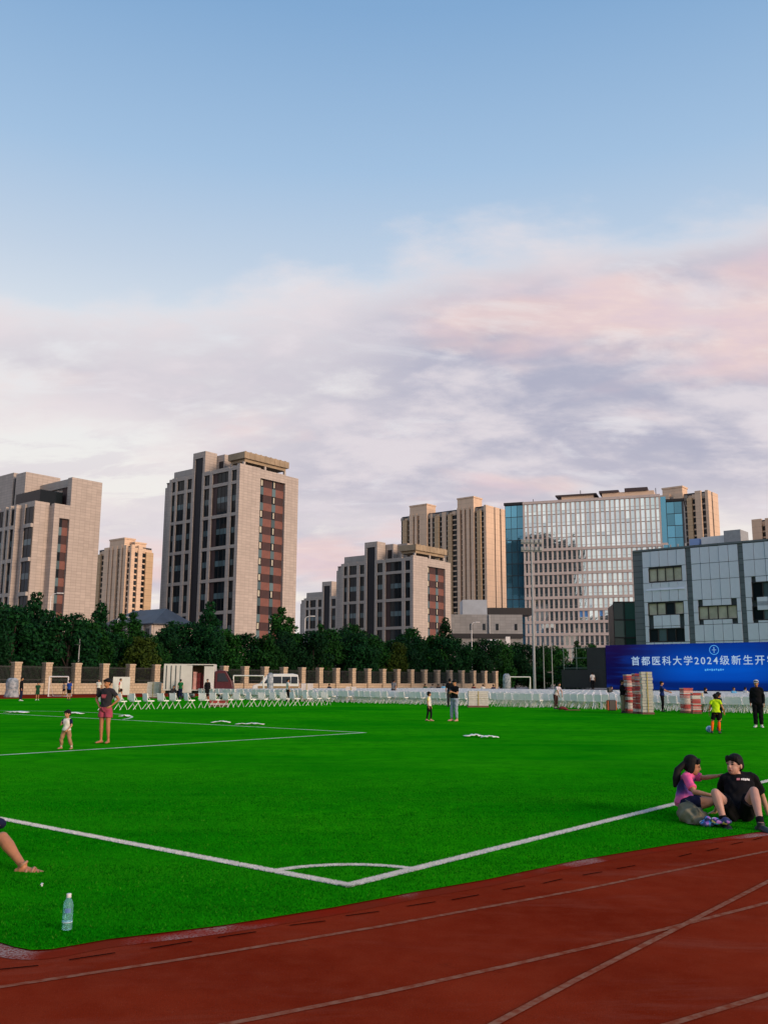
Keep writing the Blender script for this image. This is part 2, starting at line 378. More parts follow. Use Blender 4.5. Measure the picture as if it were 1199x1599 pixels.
M_DGREY = tile_mat('dark grey louvre cladding', (0.12, 0.14, 0.155), 3.0, 0.75, 0.05, 0.12)
M_CONC = tile_mat('grey concrete block wall', (0.27, 0.27, 0.265), 1.6, 0.8, 0.02, 0.10)
M_ROOF = mat('blue grey roof sheet', (0.030, 0.042, 0.062), 0.5, 0.3, 0.3)
M_BLIND = mat('cream blind behind glass', (0.50, 0.47, 0.36), 0.25, 0.15, 0.9)
M_STEEL = mat('grey painted steel', (0.30, 0.31, 0.31), 0.5, 0.1, 2.0)
M_WHITE = mat('white paint', (0.72, 0.71, 0.68), 0.55, 0.06, 2.0)

_shared = {}
def shared(key, build, mats):
    if key not in _shared:
        mb = MB(); build(mb); _shared[key] = mb.mesh(key[0] if isinstance(key, tuple) else key, mats)
    return _shared[key]
def window_x(parent, x, y0, y1, z0, z1, mullions=1, transom=None, spandrel=True, panel=0.0):
    """glazed bay in a plane x = const, seen from -x: frame > panes, teal spandrel at the floor line"""
    w_, h_ = y1-y0, z1-z0
    fr = MB(); t = 0.09
    fr.box(0, 0.14, 0, t, 0, h_); fr.box(0, 0.14, w_-t, w_, 0, h_); fr.box(0, 0.14, t, w_-t, 0, t); fr.box(0, 0.14, t, w_-t, h_-t, h_)
    cols = [w_*(i+1)/(mullions+1) for i in range(mullions)]
    for c in cols: fr.box(0.01, 0.13, c-0.04, c+0.04, t, h_-t)
    o = part('window', fr, M_FRAME, parent, (x, y0, z0))
    sp = 0.9 if (spandrel and h_ > 5) else 0
    segs = [(t, h_-t)] if not sp else [(t, h_*0.42), (h_*0.42+1.25, h_-t)]
    edges = [t]+cols+[w_-t]
    for (a, b) in zip(edges[:-1], edges[1:]):
        for (za, zb) in segs:
            me = shared(('pane', round(b-a-.06, 2), round(zb-za, 2)), lambda mb: mb.box(0, 0.03, 0, b-a-0.06, 0, zb-za), [M_GLASS])
            link('pane', me, o, (0.07, a+0.03, za))
        if sp:
            me = shared(('spandrel', round(b-a-.06, 2)), lambda mb: mb.box(0, 0.06, 0, b-a-0.06, 0, 1.25), [M_GLASS_T])
            link('spandrel', me, o, (0.05, a+0.03, h_*0.42))
    return o

OPEN = [(0.35, 2.7, 1, 0), (3.8, 9.3, 2, 1.5), (10.2, 12.2, 1, 0), (16.6, 18.3, 1, 0), (19.3, 22.1, 1, 0), (22.7, 24.0, 0, 0)]
def campus_tower(name, label, corner, H, wx=18.4, right=True, lit=3):
    t = thing(name, label, 'building', (corner.x, corner.y, 0), AR)
    D = 0.45                                             # depth of the stone frame in front of the glass
    # core walls set back behind the frame
    core = MB()
    core.box(D+0.25, wx-0.02, 0.95, 26.8, 0, H-1.2)
    part('core_wall', core, M_STONE2, t)
    # right end wall: stone slabs either side of a recessed window strip
    rx0, rx1 = 6.3, 14.1
    ww = MB(); ww.box(0, rx0, 0, 0.9, 0, H); ww.box(rx1, wx, 0, 0.9, 0, H-0.4); ww.box(rx0, rx1, 0, 0.9, H-2.3, H-0.25)
    part('end_wall', ww, M_STONE, t)
    if right:
        strips = [(rx0+0.05, rx0+1.45, 'w'), (rx0+1.45, rx0+4.15, 'r'), (rx0+4.15, rx0+5.25, 'w'), (rx0+5.25, rx1-0.05, 'r')]
        z = H-2.3
        while z > 0.5:
            for (a, b, k) in strips:
                if k == 'r':
                    me = shared(('dark_panel', round(b-a, 2)), lambda mb: mb.box(0, b-a, 0, 0.1, 0, 1.82), [M_RED_D]); link('dark_panel', me, t, (a, 0.62, z-1.84))
                    me = shared(('red_panel', round(b-a, 2)), lambda mb: mb.box(0, b-a, 0, 0.1, 0, 1.76), [M_RED_L]); link('red_panel', me, t, (a, 0.56, z-3.62))
                else:
                    me = shared(('window_pane', round(b-a, 2)), lambda mb: mb.box(0.04, b-a-0.04, 0, 0.05, 0, 1.8), [M_GLASS]); wn = link('window', me, t, (a, 0.72, z-1.84))
                    me = shared(('sash', round(b-a, 2)), lambda mb: (mb.box(0, 0.06, -0.06, 0, 0, 1.8), mb.box(b-a-0.06, b-a, -0.06, 0, 0, 1.8), mb.box(0.06, b-a-0.06, -0.06, 0, 0, 0.06), mb.box((b-a)*.5-.03, (b-a)*.5+.03, -0.06, 0, 0.06, 1.8)), [M_FRAME]); link('sash', me, wn)
                    if rng.random() < 0.6:
                        me = shared(('blind', round(b-a, 2)), lambda mb: mb.box((b-a)*.52, b-a-0.1, -0.02, -0.004, 0.35, 1.7), [M_BLIND]); link('blind', me, wn)
                    me = shared(('teal_panel', round(b-a, 2)), lambda mb: mb.box(0, b-a, 0, 0.1, 0, 1.76), [M_GLASS_T]); link('spandrel', me, t, (a, 0.50, z-3.62))
            z -= 3.62
    # left side: stone frame of piers and beams, black slot, windows behind
    beams = []; zb = H-4.1
    while zb > -4: beams.append(zb); zb -= 7.22
    piers = [(0.0, 0.35), (2.7, 3.8), (9.3, 10.2), (12.2, 12.95), (15.75, 16.6), (18.3, 19.3), (22.1, 22.7), (24.0, 25.0)]
    for a, b in piers:
        mb = MB(); mb.box(0, D, a if a > 0 else 0.905, b if a > 0 else 1.0, 0, H-0.5); part('pier', mb, M_STONE2, t)
    mb = MB(); mb.box(0.3, D+1, 25.0, 26.9, 0, H-2.2); part('end_pier', mb, M_STONE, t)
    for (a, b, mu, pan) in OPEN:
        a = max(a, 1.0) if a < 1 else a
        zs = [H-0.8]+beams
        for k in range(len(zs)-1):
            z1, z0 = zs[k]-(0.0 if k == 0 else 0.38), max(zs[k+1]+0.38, 0.2)
            if z1-z0 < 1 or z1 < 6: continue
            w_end = b-pan
            window_x(t, D-0.14, a+0.01, w_end, z0, z1, mu)
            if pan:
                q = MB(); q.box(0, 0.12, 0, pan-0.01, 0, z1-z0); part('brown_panel', q, M_BROWN, t, (D-0.16, w_end+0.005, z0))
        for zb in beams:
            if zb > 3:
                me = shared(('beam', round(b-a, 2)), lambda mb: mb.box(0.0, 0.25, 0.003, b-a-0.003, -0.36, 0.36), [M_STONE2]); link('beam', me, t, (0.06, a, zb))
        me = shared(('roof_beam', round(b-a, 2)), lambda mb: mb.box(0, 0.4, 0.003, b-a-0.003, -0.5, 0.45), [M_STONE2]); link('roof_beam', me, t, (0.04, a, H-0.78))
    sl = MB(); sl.box(0.25, 0.7, 12.96, 15.74, 0, H+3.2); part('black_slot', sl, M_BLACK, t)
    # roof: stair head over the slot, plant blocks, parapet, canopy
    rf = MB(); rf.box(0.1, 3.6, 12.2, 12.95, H-0.49, H+4.7); rf.box(0.1, 3.6, 15.75, 16.6, H-0.49, H+4.7); rf.box(0.1, 3.6, 12.951, 15.749, H+3.25, H+4.7); rf.box(0.72, 3.58, 12.951, 15.749, H-1.1, H+3.24)
    part('stair_head', rf, M_STONE, t)
    pb = MB(); pb.box(3.7, 8.2, 9.6, 16.5, H-1.1, H+4.2); pb.box(5.6, 11.0, 6.3, 9.55, H-1.1, H+4.3); part('plant_room', pb, M_STONE, t)
    dk = MB(); dk.box(3.6, 3.69, 10.0, 11.4, H-1.0, H+2.6); part('plant_door', dk, M_BLACK, t)
    pp = MB(); pp.box(1.2, 1.5, 17.0, 24.9, H-1.1, H+1.5); pp.box(1.51, 12, 24.6, 24.9, H-1.1, H+1.5); part('parapet', pp, M_STONE2, t)
    cn = MB(); cn.box(1.6, 15.6, 0.4, 6.0, H+1.6, H+3.1); cn.box(2.2, 15.0, 0.9, 5.6, H+0.9, H+1.59)
    for k in range(9): cn.box(1.7+k*1.55, 2.2+k*1.55, 0.35, 0.398, H+1.7, H+3.2)
    part('roof_canopy', cn, M_TAN, t)
    ps = MB()
    for (px_, py_) in ((2.2, 1.2), (2.2, 5.4), (8.6, 1.2), (14.9, 1.2), (14.9, 5.4)): ps.box(px_-0.25, px_+0.25, py_-0.25, py_+0.25, H-1.2, H+0.89)
    part('canopy_post', ps, M_STONE2, t)
    cap = MB(); cap.box(D, wx-0.3, 0.905, 26.7, H-1.19, H-1.0); part('roof', cap, mat('roof felt', (0.10, 0.10, 0.10), 0.9), t)
    return t
campus_tower('campus_tower', 'tall stone-framed campus tower with tan roof canopy, highest of the three framed blocks', at(375, 720, 200), 49.0)
campus_tower('campus_block', 'mid-height stone-framed campus block in front of the orange twin residential tower', at(645, 865, 236), 33.4, wx=16.6)
campus_tower('campus_block', 'low stone-framed block seen in the gap between tall campus tower and mid-height block', at(560, 925, 302), 29.6)

# the stepped building at the left edge
c0 = at(113, 745, 195)
t = thing('stepped_campus_building', 'stepped stone campus building with blank slab end wall at left edge', 'building', (c0.x, c0.y, 0), AR)
H1, H2 = 44.5, 38.2
part('slab_wall', MB().box(0, 7.5, 0, 1.6, 0, H1), M_STONE, t)
b = MB(); b.box(-3.7, -2.4, 0, 1.2, 0, H2); b.box(-2.4, 0.0-0.003, 0, 1.2, H2-3.0, H2); b.box(-3.7, 0-0.003, 1.21, 12, 0, H2-0.3); part('wing_wall', b, M_STONE, t)
z = H2-3.0
while z > 1:
    for (xa, xb, m_, n_, hh, zz) in ((-2.38, -1.35, M_GLASS, 'window', 1.8, z-1.84), (-2.38, -1.35, M_GLASS_T, 'spandrel', 1.76, z-3.62), (-1.35, -0.02, M_RED_D, 'dark_panel', 1.8, z-1.84), (-1.35, -0.02, M_RED_L, 'red_panel', 1.76, z-3.62)):
        me = shared(('lw', n_, round(xb-xa, 2)), lambda mb: mb.box(0, xb-xa-0.02, 0, 0.1, 0, hh), [m_]); link(n_, me, t, (xa, 0.62 if n_ in ('window', 'dark_panel') else 0.55, zz))
    z -= 3.62
part('front_pier', MB().box(-7.1, -3.703, 2.0, 12, 0, H2+0.3), M_STONE, t)
part('recess_panel', MB().box(-7.0, -5.0, 5.4, 7.19, 0, H2-1.0), M_OLIVE, t)
part('edge_pier', MB().box(-8.3, -7.103, 7.2, 7.9, 0, H2-0.2), M_STONE, t)
part('edge_pier', MB().box(-7.5, -7.103, 5.1, 5.38, 0, H2-0.2), M_STONE, t)
zs = [H2-0.6, H2-5.0, H2-12.2, H2-19.4, H2-26.6, H2-33.8]
for k in range(5):
    for (x_, ya, yb, mu) in ((-7.35, 2.0, 5.1, 1), (-8.0, 7.9, 9.4, 1), (-8.0, 10.2, 11.4, 0), (-8.0, 12.2, 15.2, 1), (-8.0, 16.0, 19.0, 1)):
        window_x(t, x_, ya, yb, zs[k+1]+0.4, zs[k]-0.4, mu)
        part('beam', MB().box(x_-0.35, x_+0.2, ya, yb, zs[k+1]-0.4, zs[k+1]+0.39), M_STONE2, t)
for ya, yb in ((9.4, 10.2), (11.4, 12.2), (15.2, 16.0), (19.0, 20.5)):
    part('pier', MB().box(-8.4, -7.6, ya, yb, 0, H2-0.2), M_STONE2, t)
part('rear_core', MB().box(-7.8, 6, 12.01, 30, 0, H2-0.5), M_STONE2, t)
part('glass_box', MB().box(-5.5, -0.2, 3.0, 13, H2-0.28, H2+3.1), M_GLASS, t)
pb = MB(); pb.box(-3.5, 5, 13.1, 17.2, H2-0.49, H1+2.4); pb.box(-3.4, 5, 18.6, 30, H2-0.49, H1+3.0); part('plant_room', pb, M_STONE, t)
part('black_slot', MB().box(-3.0, 4, 17.21, 18.59, H2-0.49, H1+1.6), M_BLACK, t)
pg = MB(); pg.box(0.2, 1.2, 1.61, 13.0, H1-1.9, H1-0.15); pg.box(5.6, 6.6, 1.61, 13.0, H1-1.9, H1-0.15)
for k in range(5): pg.box(1.21, 5.59, 2.4+k*2.2, 2.9+k*2.2, H1-1.4, H1-0.5)
part('roof_pergola', pg, M_STONE2, t)
part('red_panel', MB().box(0.4, 0.6, 1.65, 4.2, H2+0.2, H1-1.95), M_RED_D, t)

# beige residential towers, far behind
def res_tower(name, label, corner, H, wl, wr, left_bays, right_bays, cores=(), group=None, skew=AR):
    """left face along +y, right face along +x; bays: (start, end, kind, proud) kind p pier, w window strip, b tan balcony strip"""
    t = thing(name, label, 'building', (corner.x, corner.y, 0), skew, group)
    part('core_wall', MB().box(0.9, wr-0.01, 0.9, wl-0.01, 0, H-1.5), M_BEIGE, t)
    nfl = int((H-4)/3.0)
    for side, bays in (('l', left_bays), ('r', right_bays)):
        for (a, b, k, pr) in bays:
            mb = MB()
            bx = (lambda u0, u1, d0, d1, z0, z1, m=mb: m.box(d0, d1, u0, u1, z0, z1)) if side == 'l' else (lambda u0, u1, d0, d1, z0, z1, m=mb: m.box(u0, u1, d0, d1, z0, z1))
            if k == 'p':
                bx(a, b, -pr, 0.88, 0, H-(1.2 if pr < 0.5 else 0)); part('wall_bay', mb, M_BEIGE, t)
            elif k == 'b':
                for f in range(nfl):
                    z0 = H-3-3.0*(f+1)
                    bx(a, b, -pr, 0.88, z0, z0+2.93)
                bx(a+0.05, b-0.05, -pr+0.15, 0.87, 0, H-3); part('balcony_bay', mb, M_BEIGE2, t)
            else:
                bx(a, b, 0.55, 0.87, 0, H-3.0); part('window_strip', mb, M_GLASS, t)
                sp = MB(); bx2 = (lambda u0, u1, d0, d1, z0, z1: sp.box(d0, d1, u0, u1, z0, z1)) if side == 'l' else (lambda u0, u1, d0, d1, z0, z1: sp.box(u0, u1, d0, d1, z0, z1))
                for f in range(nfl+1):
                    z0 = H-3-3.0*f
                    bx2(a, b, 0.30, 0.54, z0-0.75, z0)
                    if pr > 0 and f % 2 == 0: bx2(a+0.1, a+(b-a)*0.55, -0.1, 0.295, z0-0.75, z0-0.15)
                bx2(a, b, 0.0, 0.87, H-2.98, H-1.3)
                stuff_b = part('floor_band', sp, mat('grey floor band', (0.28, 0.25, 0.21), 0.7) if pr == 0 else M_BEIGE, t); stuff(stuff_b)
    for (x0, x1, y0, y1, dz) in cores:
        part('roof_block', MB().box(x0, x1, y0, y1, H-1.49, H+dz), M_BEIGE, t)
        part('roof_cornice', MB().box(x0-0.3, x1+0.3, y0-0.3, y1+0.3, H+dz+0.01, H+dz+0.8), M_BEIGE, t)
    part('roof', MB().box(0.6, wr-0.3, 0.95, wl-0.4, H-1.48, H-0.5), mat('dark roof', (0.05, 0.05, 0.055), 0.8), t)
    return t
lb = [(0.9, 2.6, 'w', 0), (2.6, 5.2, 'b', 0.8), (5.2, 7.0, 'w', 0), (7.0, 9.0, 'p', 1.2), (9.0, 10.1, 'w', 0), (10.1, 12.2, 'p', 1.2), (12.2, 13.4, 'w', 0), (13.4, 15.0, 'p', 1.2), (15.0, 16.6, 'w', 0.5), (16.6, 18.6, 'p', 1.2),
      (18.6, 20.2, 'w', 0), (20.2, 22.8, 'w', 0.3), (22.8, 25.4, 'b', 0.8), (25.4, 27.2, 'w', 0), (27.2, 30.0, 'p', 0.2), (30.0, 32.0, 'w', 0), (32.0, 35.0, 'b', 0.8), (35.0, 37.2, 'w', 0), (37.2, 38.6, 'p', 0.2), (38.6, 40.4, 'w', 0),
      (40.4, 46.0, 'p', 1.2), (46.0, 47.8, 'w', 0.5), (47.8, 49.6, 'p', 1.2), (49.6, 50.8, 'w', 0), (50.8, 53.5, 'p', 1.2), (53.5, 55.8, 'w', 0), (55.8, 59.0, 'b', 0.8), (59.0, 61, 'w', 0)]
rb = [(0.0, 8.5, 'p', 0.6), (8.5, 9.6, 'w', 0), (9.6, 14.5, 'p', 0.6), (14.5, 16.0, 'w', 0), (16.0, 22.5, 'p', 0.6)]
res_tower('residential_tower', 'wide orange-beige residential tower with two raised roof blocks behind mid-height block', at(757, 785, 515), 100.0, 61, 22.5, lb, rb, ((-0.9, 8, 7.2, 18.4, 5.0), (-0.9, 8, 40.6, 53.4, 4.6)))
lb2 = [(0.9, 2.6, 'w', 0), (2.6, 5.5, 'p', 0.9), (5.5, 7.2, 'w', 0.4), (7.2, 9.6, 'b', 0.8), (9.6, 11.4, 'w', 0), (11.4, 16, 'p', 0.9), (16, 18, 'w', 0), (18, 23, 'p', 0.9)]
rb2 = [(0, 4.5, 'p', 0.5), (4.5, 6.2, 'w', 0), (6.2, 13.5, 'p', 0.5)]
res_tower('residential_tower', 'orange-beige residential tower rising behind right end of gridded office block', at(1103, 765, 430), 91.5, 23, 13.5, lb2, rb2, ((0.5, 7, 12, 22, 3.0),))
res_tower('residential_tower', 'sliver of beige residential tower at right edge above grey panelled building', at(1212, 800, 450), 82.0, 12, 14, lb2[:4]+[(7.2, 12, 'p', 0.9)], rb2, ())
lb3 = [(0.9, 3.0, 'w', 0.4), (3.0, 5.4, 'p', 0.9), (5.4, 6.8, 'w', 0.4), (6.8, 8.6, 'p', 0.9), (8.6, 11.2, 'w', 0), (11.2, 14.0, 'p', 0.9), (14.0, 15.4, 'w', 0.4), (15.4, 17.6, 'p', 0.9), (17.6, 18.8, 'w', 0), (18.8, 23.0, 'p', 0.9), (23.0, 26.5, 'w', 0.3), (26.5, 30, 'b', 0.5)]
rb3 = [(0, 2.2, 'p', 0.5), (2.2, 4.4, 'w', 0.3), (4.4, 7.0, 'p', 0.5), (7.0, 9.4, 'w', 0.3), (9.4, 14.0, 'b', 0.5)]
res_tower('residential_tower', 'ornate peach residential tower between stepped building and tall campus tower', at(205, 850, 480), 71.0, 30, 14, lb3, rb3, ((-0.6, 6.0, 5.2, 18.6, 3.4), (3, 10, 1.0, 5.0, 1.2)))

# dark-roofed low hall between the left buildings
c0 = at(240, 970, 165)
t = thing('low_hall', 'low hall with sloping blue-grey roof below the peach residential tower', 'building', (c0.x, c0.y, 0), AR)
part('wall', MB().box(0.3, 9, 0.3, 15.5, 0, 11.2), M_STONE2, t)
part('roof', MB().add([(-0.4, -0.4, 11.4), (9.4, -0.4, 11.4), (9.4, 16, 11.4), (-0.4, 16, 11.4), (5, 3, 14.4), (5, 13, 14.4), (-0.4, -0.4, 11.21), (9.4, -0.4, 11.21), (9.4, 16, 11.21), (-0.4, 16, 11.21)],
     [(0, 1, 4), (1, 2, 5, 4), (2, 3, 5), (3, 0, 4, 5), (9, 8, 7, 6), (6, 7, 1, 0), (7, 8, 2, 1), (8, 9, 3, 2), (9, 6, 0, 3)]), M_ROOF, t)
for k in range(6): link('window', shared('hall_window', lambda mb: mb.box(0, 0.1, 0, 1.5, 0, 6.5), [M_GLASS]), t, (0.18, 0.9+k*2.4, 4.0))
for k in range(7): link('pier', shared('hall_pier', lambda mb: mb.box(0, 0.4, 0, 0.5, 0, 11.1), [M_STONE]), t, (-0.15, 0.35+k*2.4, 0.0))

# gridded office block
oa = rad(160); OD = Vector((math.cos(oa), math.sin(oa), 0))
c0 = at(1030, 768, 300)
t = thing('office_block', 'wide office block with grid of pinkish fins and glass ends', 'building', (c0.x, c0.y, 0), oa-PI)
# local x runs to the right along the facade (from the left end at -46), -y faces the camera
W0, HO = -46.0, 63.0
part('core', MB().box(W0+0.5, -0.4, 0.44, 22, 0, HO-0.3), M_PINKST, t)
NF = 15; FH = 4.12; ncol = 28; PW = (0-W0)/ncol
zfl = [HO-1.0-16.2] + [HO-1.0-16.2-FH*k for k in range(1, 12)]
top_rows = [(HO-1.0-4.05*k-4.05, HO-1.0-4.05*k) for k in range(4)]
ledge = shared('ledge', lambda mb: mb.box(W0, 0, 0, 0.65, -0.45, 0.45), [M_PINKST])
for zf in zfl: link('ledge', ledge, t, (0, -0.25, zf))
link('ledge', ledge, t, (0, -0.25, HO-0.55))
fin_h = HO-1.0
fin = shared('fin', lambda mb: mb.box(-0.28, 0.28, 0.02, 0.45, 0, fin_h), [M_PINKST])
for k in range(ncol+1): link('fin', fin, t, (min(max(W0+k*PW, W0+0.28), -0.28), -0.02, 0))
rows = [(a+0.2, b-0.1) for a, b in top_rows] + [(zfl[k+1]+0.46, zfl[k]-0.46) for k in range(len(zfl)-1)]
wins = []
for ri, (za, zb) in enumerate(rows):
    for k in range(ncol): wins.append((W0+k*PW+0.285, za, PW-0.57, zb-za, ri))
wins.sort(key=lambda q: -q[0])
for i, (x_, za, ww_, hh, ri) in enumerate(wins[:300]):
    me = shared(('office_window', round(hh, 2)), lambda mb: (mb.box(0, ww_, 0, 0.05, 0, hh*0.27, 0), mb.box(0, ww_, 0, 0.05, hh*0.30, hh, 0), mb.box(0, ww_, -0.05, 0.02, hh*0.27, hh*0.30, 1)), [M_PANE, M_STEEL])
    o = link('window', me, t, (x_, 0.32+rng.uniform(-0.01, 0.01), za), (rng.uniform(-.006, .006), 0, rng.uniform(-.006, .006)))
rest = MB()
for (x_, za, ww_, hh, ri) in wins[300:]:
    rest.box(x_, x_+ww_, 0.32, 0.37, za, za+hh*0.27); rest.box(x_, x_+ww_, 0.32, 0.37, za+hh*0.30, za+hh)
stuff(part('window', rest, M_PANE, t))
for (x_, za) in ((W0+11*PW, 21.5), (W0+12*PW, 21.5), (W0+15*PW, 21.7), (W0+18*PW, 17.6)):
    part('blue_blind', MB().box(x_+0.36, x_+PW-0.36, 0.2, 0.25, za+1.2, za+3.2), mat('bright blue blind', (0.10, 0.30, 0.66), 0.6), t)
# glass strip at the left end, glass stair box at the right end
def curtain(parent, x0, x1, y, z0, z1, nx, nz, m=M_GLASS_B):
    fr = MB()
    for i in range(nx+1): xx = x0+(x1-x0)*i/nx; fr.box(xx-0.05, xx+0.05, y-0.08, y, z0, z1)
    for j in range(nz+1): zz = z0+(z1-z0)*j/nz; fr.box(x0+0.06, x1-0.06, y-0.05, y-0.003, zz-0.09, zz+0.09)
    o = part('curtain_wall', fr, M_FRAME, parent)
    for i in range(nx):
        for j in range(nz):
            w_, h_ = (x1-x0)/nx-0.1, (z1-z0)/nz-0.18
            me = shared(('cpane', m.name, round(w_, 2), round(h_, 2)), lambda mb: mb.box(0, w_, 0, 0.04, 0, h_), [m])
            link('pane', me, o, (x0+(x1-x0)*i/nx+0.05, y+0.01, z0+(z1-z0)*j/nz+0.09), (rng.uniform(-.004, .004), 0, rng.uniform(-.004, .004)))
    return o
part('glass_end_core', MB().box(W0-6.4, W0+0.4, 1.0, 18, 0, HO-0.8), M_FRAME, t)
curtain(t, W0-6.4, W0-0.1, 0.75, 0.3, HO-1.0, 3, 15)
part('end_cap', MB().box(W0-6.8, W0+0.3, 0.4, 18.4, HO-0.79, HO+0.1), M_FRAME, t)
part('stair_core', MB().box(1.7, 7.2, 3.0, 16, 0, HO-2.3), mat('slate side wall', (0.045, 0.055, 0.065), 0.6, 0.1, 0.5), t)
curtain(t, 1.7, 6.6, 2.75, 0.3, HO-2.5, 2, 15)
part('stair_cap', MB().box(1.4, 7.6, 2.5, 16.3, HO-2.29, HO-1.5), M_FRAME, t)
part('corner_glass', MB().box(-0.35, 1.65, 0.97, 3.0, 0, HO-0.9), M_GLASS_B, t)
for k in range(5): part('corner_band', MB().box(-0.38, 1.69, 0.9, 3.1, zfl[0]+0.5-FH*k-0.4, zfl[0]+0.5-FH*k+0.3), M_PINKST, t)
rf = MB(); rf.box(-33, -22, 3, 12, HO-0.29, HO+1.6); rf.box(-19, -2, 2.0, 13, HO-0.29, HO+1.7)
part('roof_pavilion', rf, M_BEIGE, t)
rl = MB(); rl.box(-35, -21, 2.4, 13, HO+1.61, HO+2.1); rl.box(-20, -13.5, 1.6, 14, HO+1.71, HO+2.5); rl.box(-11.5, -4, 1.6, 14, HO+1.71, HO+2.9)
part('pavilion_roof', rl, mat('brown roof slab', (0.06, 0.04, 0.04), 0.7), t)
for (xx, hh) in ((-43, 1.5), (-26.5, 3.6), (-1.5, 2.8)): part('mast', MB().tube([(xx, 4, HO-0.3), (xx, 4, HO+hh)], 0.12, 6), M_FRAME, t)

# low grey concrete building left of the office
c0 = at(815, 940, 262)
t = thing('concrete_annex', 'low grey concrete building with pale roof block beside the office block', 'building', (c0.x, c0.y, 0), 0)
part('wall', MB().box(-22, 0, 0, 12, 0, 20.0), M_CONC, t)
part('roof_block', MB().box(-16.8, -9.9, 0.5, 10, 20.01, 24.2), mat('pale blue grey cladding', (0.36, 0.40, 0.44), 0.5, 0.08, 0.4), t)
part('roof_block', MB().box(-9.8, 3, 0.8, 9, 20.01, 22.0), M_FRAME, t)
part('eaves_band', MB().box(-22, 0, -0.6, -0.003, 13.4, 14.6), M_FRAME, t)
for xx in (-14.8, -11.2, -7.5, -2.2): part('window', MB().box(xx, xx+0.7, -0.12, 0.05, 15.6, 17.4), M_GLASS, t)
part('drain_pipe', MB().tube([(-9.4, -0.25, 14.7), (-9.4, -0.25, 19.9)], 0.22, 8), M_STEEL, t)
for xx in (-10.6, -8.6):
    part('roof_duct', MB().tube([(xx, -4, 0), (xx, -4, 11.5), (xx+0.5, -4, 12.4), (xx+1.3, -4, 12.4), (xx+1.6, -4, 11.4)], 0.55, 10), M_WHITE, t, smooth=True)
part('vent_stack', MB().box(-5.4, -4.2, -4.6, -3.4, 0, 13.6), M_WHITE, t)
part('lower_wing', MB().box(-3.0, 0.8, -5, -0.61, 0, 11.2), M_CONC, t)

# grey panelled building on the right
c0 = at(1199, 842, 110)
t = thing('grey_panelled_building', 'grey metal-panelled building with ribbon windows behind the blue stage screen', 'building', (c0.x, c0.y, 0), AR)
HG = 18.6
part('core', MB().box(0.35, 12, -14, 17.2, 0, HG-0.2), M_JOINT, t)
part('roof_edge', MB().box(-0.05, 12.2, -14, 17.3, HG-0.19, HG+0.05), M_DGREY, t)
segs = [(10.3, 16.1), (3.7, 9.6), (-3.4, 3.1), (-10, -4.1)]
part('end_return', MB().box(0.1, 12, 16.12, 17.45, 0, HG+0.02), M_DGREY, t)
for (a, b) in ((9.6, 10.3), (3.1, 3.7), (-4.1, -3.4)): part('dark_slot', MB().box(0.12, 0.5, a+0.003, b-0.003, 0, HG-0.21), M_DGREY, t)
wins_g = {0: [(10.85, 15.3, 14.3, 16.1, 1), (10.85, 15.6, 10.0, 11.6, 0), (10.9, 15.6, 6.6, 8.3, 2)], 1: [(4.2, 9.0, 9.2, 10.9, 0)], 2: [(-2.6, 2.3, 11.2, 13.5, 2), (-2.6, 2.4, 8.9, 10.6, 2)], 3: [(-9.5, -5, 9, 10.6, 0)]}
for si, (a, b) in enumerate(segs):
    npc = 5; pw = (b-a)/npc; zrow = [0.2, 2.4, 4.6, 6.55, 8.6, 10.1, 11.7, 14.2, 16.25, HG-0.25]
    for j in range(len(zrow)-1):
        for i in range(npc):
            ya, yb, za, zb = a+i*pw+0.03, a+(i+1)*pw-0.03, zrow[j]+0.03, zrow[j+1]-0.03
            skip = False
            for (wa, wb, wz0, wz1, kd) in wins_g[si]:
                if za < wz1-0.05 and zb > wz0+0.05:
                    if ya > wa-0.2 and yb < wb+0.2: skip = True
                    elif ya < wa < yb: yb = wa-0.02
                    elif ya < wb < yb: ya = wb+0.02
            if skip:
                for (wa, wb, wz0, wz1, kd) in wins_g[si]:
                    if za < wz1 and zb > wz0:
                        if zb-wz1 > 0.25: part('metal_panel', MB().box(0.0, 0.3, ya, yb, wz1+0.03, zb), M_GREY, t)
                        if wz0-za > 0.25: part('metal_panel', MB().box(0.0, 0.3, ya, yb, za, wz0-0.03), M_GREY, t)
            elif yb-ya > 0.1 and zb-za > 0.1:
                me = shared(('metal_panel', round(yb-ya, 2), round(zb-za, 2)), lambda mb: mb.box(0, 0.3, 0, yb-ya, 0, zb-za), [M_GREY])
                link('metal_panel', me, t, (rng.uniform(-.02, .02), ya, za), (rng.uniform(-.004, .004), rng.uniform(-.008, .008), 0))
    for (wa, wb, z0, z1, kd) in wins_g[si]:
        fr = MB(); fr.box(0.05, 0.34, wa, wb, z0, z0+0.08); fr.box(0.05, 0.34, wa, wb, z1-0.08, z1)
        for q in range(5): yy = wa+(wb-wa-0.08)*q/4; fr.box(0.06, 0.33, yy, yy+0.08, z0+0.081, z1-0.081)
        o = part('window', fr, M_FRAME, t)
        for q in range(4):
            ya = wa+(wb-wa-0.08)*q/4+0.08; yb = wa+(wb-wa-0.08)*(q+1)/4
            dark = kd == 2 and q not in (2,) or (si == 0 and kd == 0 and q == 1)
            part('pane', MB().box(0.24, 0.29, ya, yb, z0+0.082, z1-0.082), M_GLASS_T if (kd == 2 and q == 2) else (M_GLASS if dark else M_BLIND), o)
part('sloped_canopy', MB().add([(-0.1, 10.6, 13.2), (-0.1, 15.7, 13.2), (0.3, 15.6, 14.28), (0.3, 10.7, 14.28), (0.3, 10.6, 13.2), (0.3, 15.7, 13.2)], [(0, 3, 2, 1), (0, 1, 5, 4), (0, 4, 3), (1, 2, 5)]), M_GREY, t)
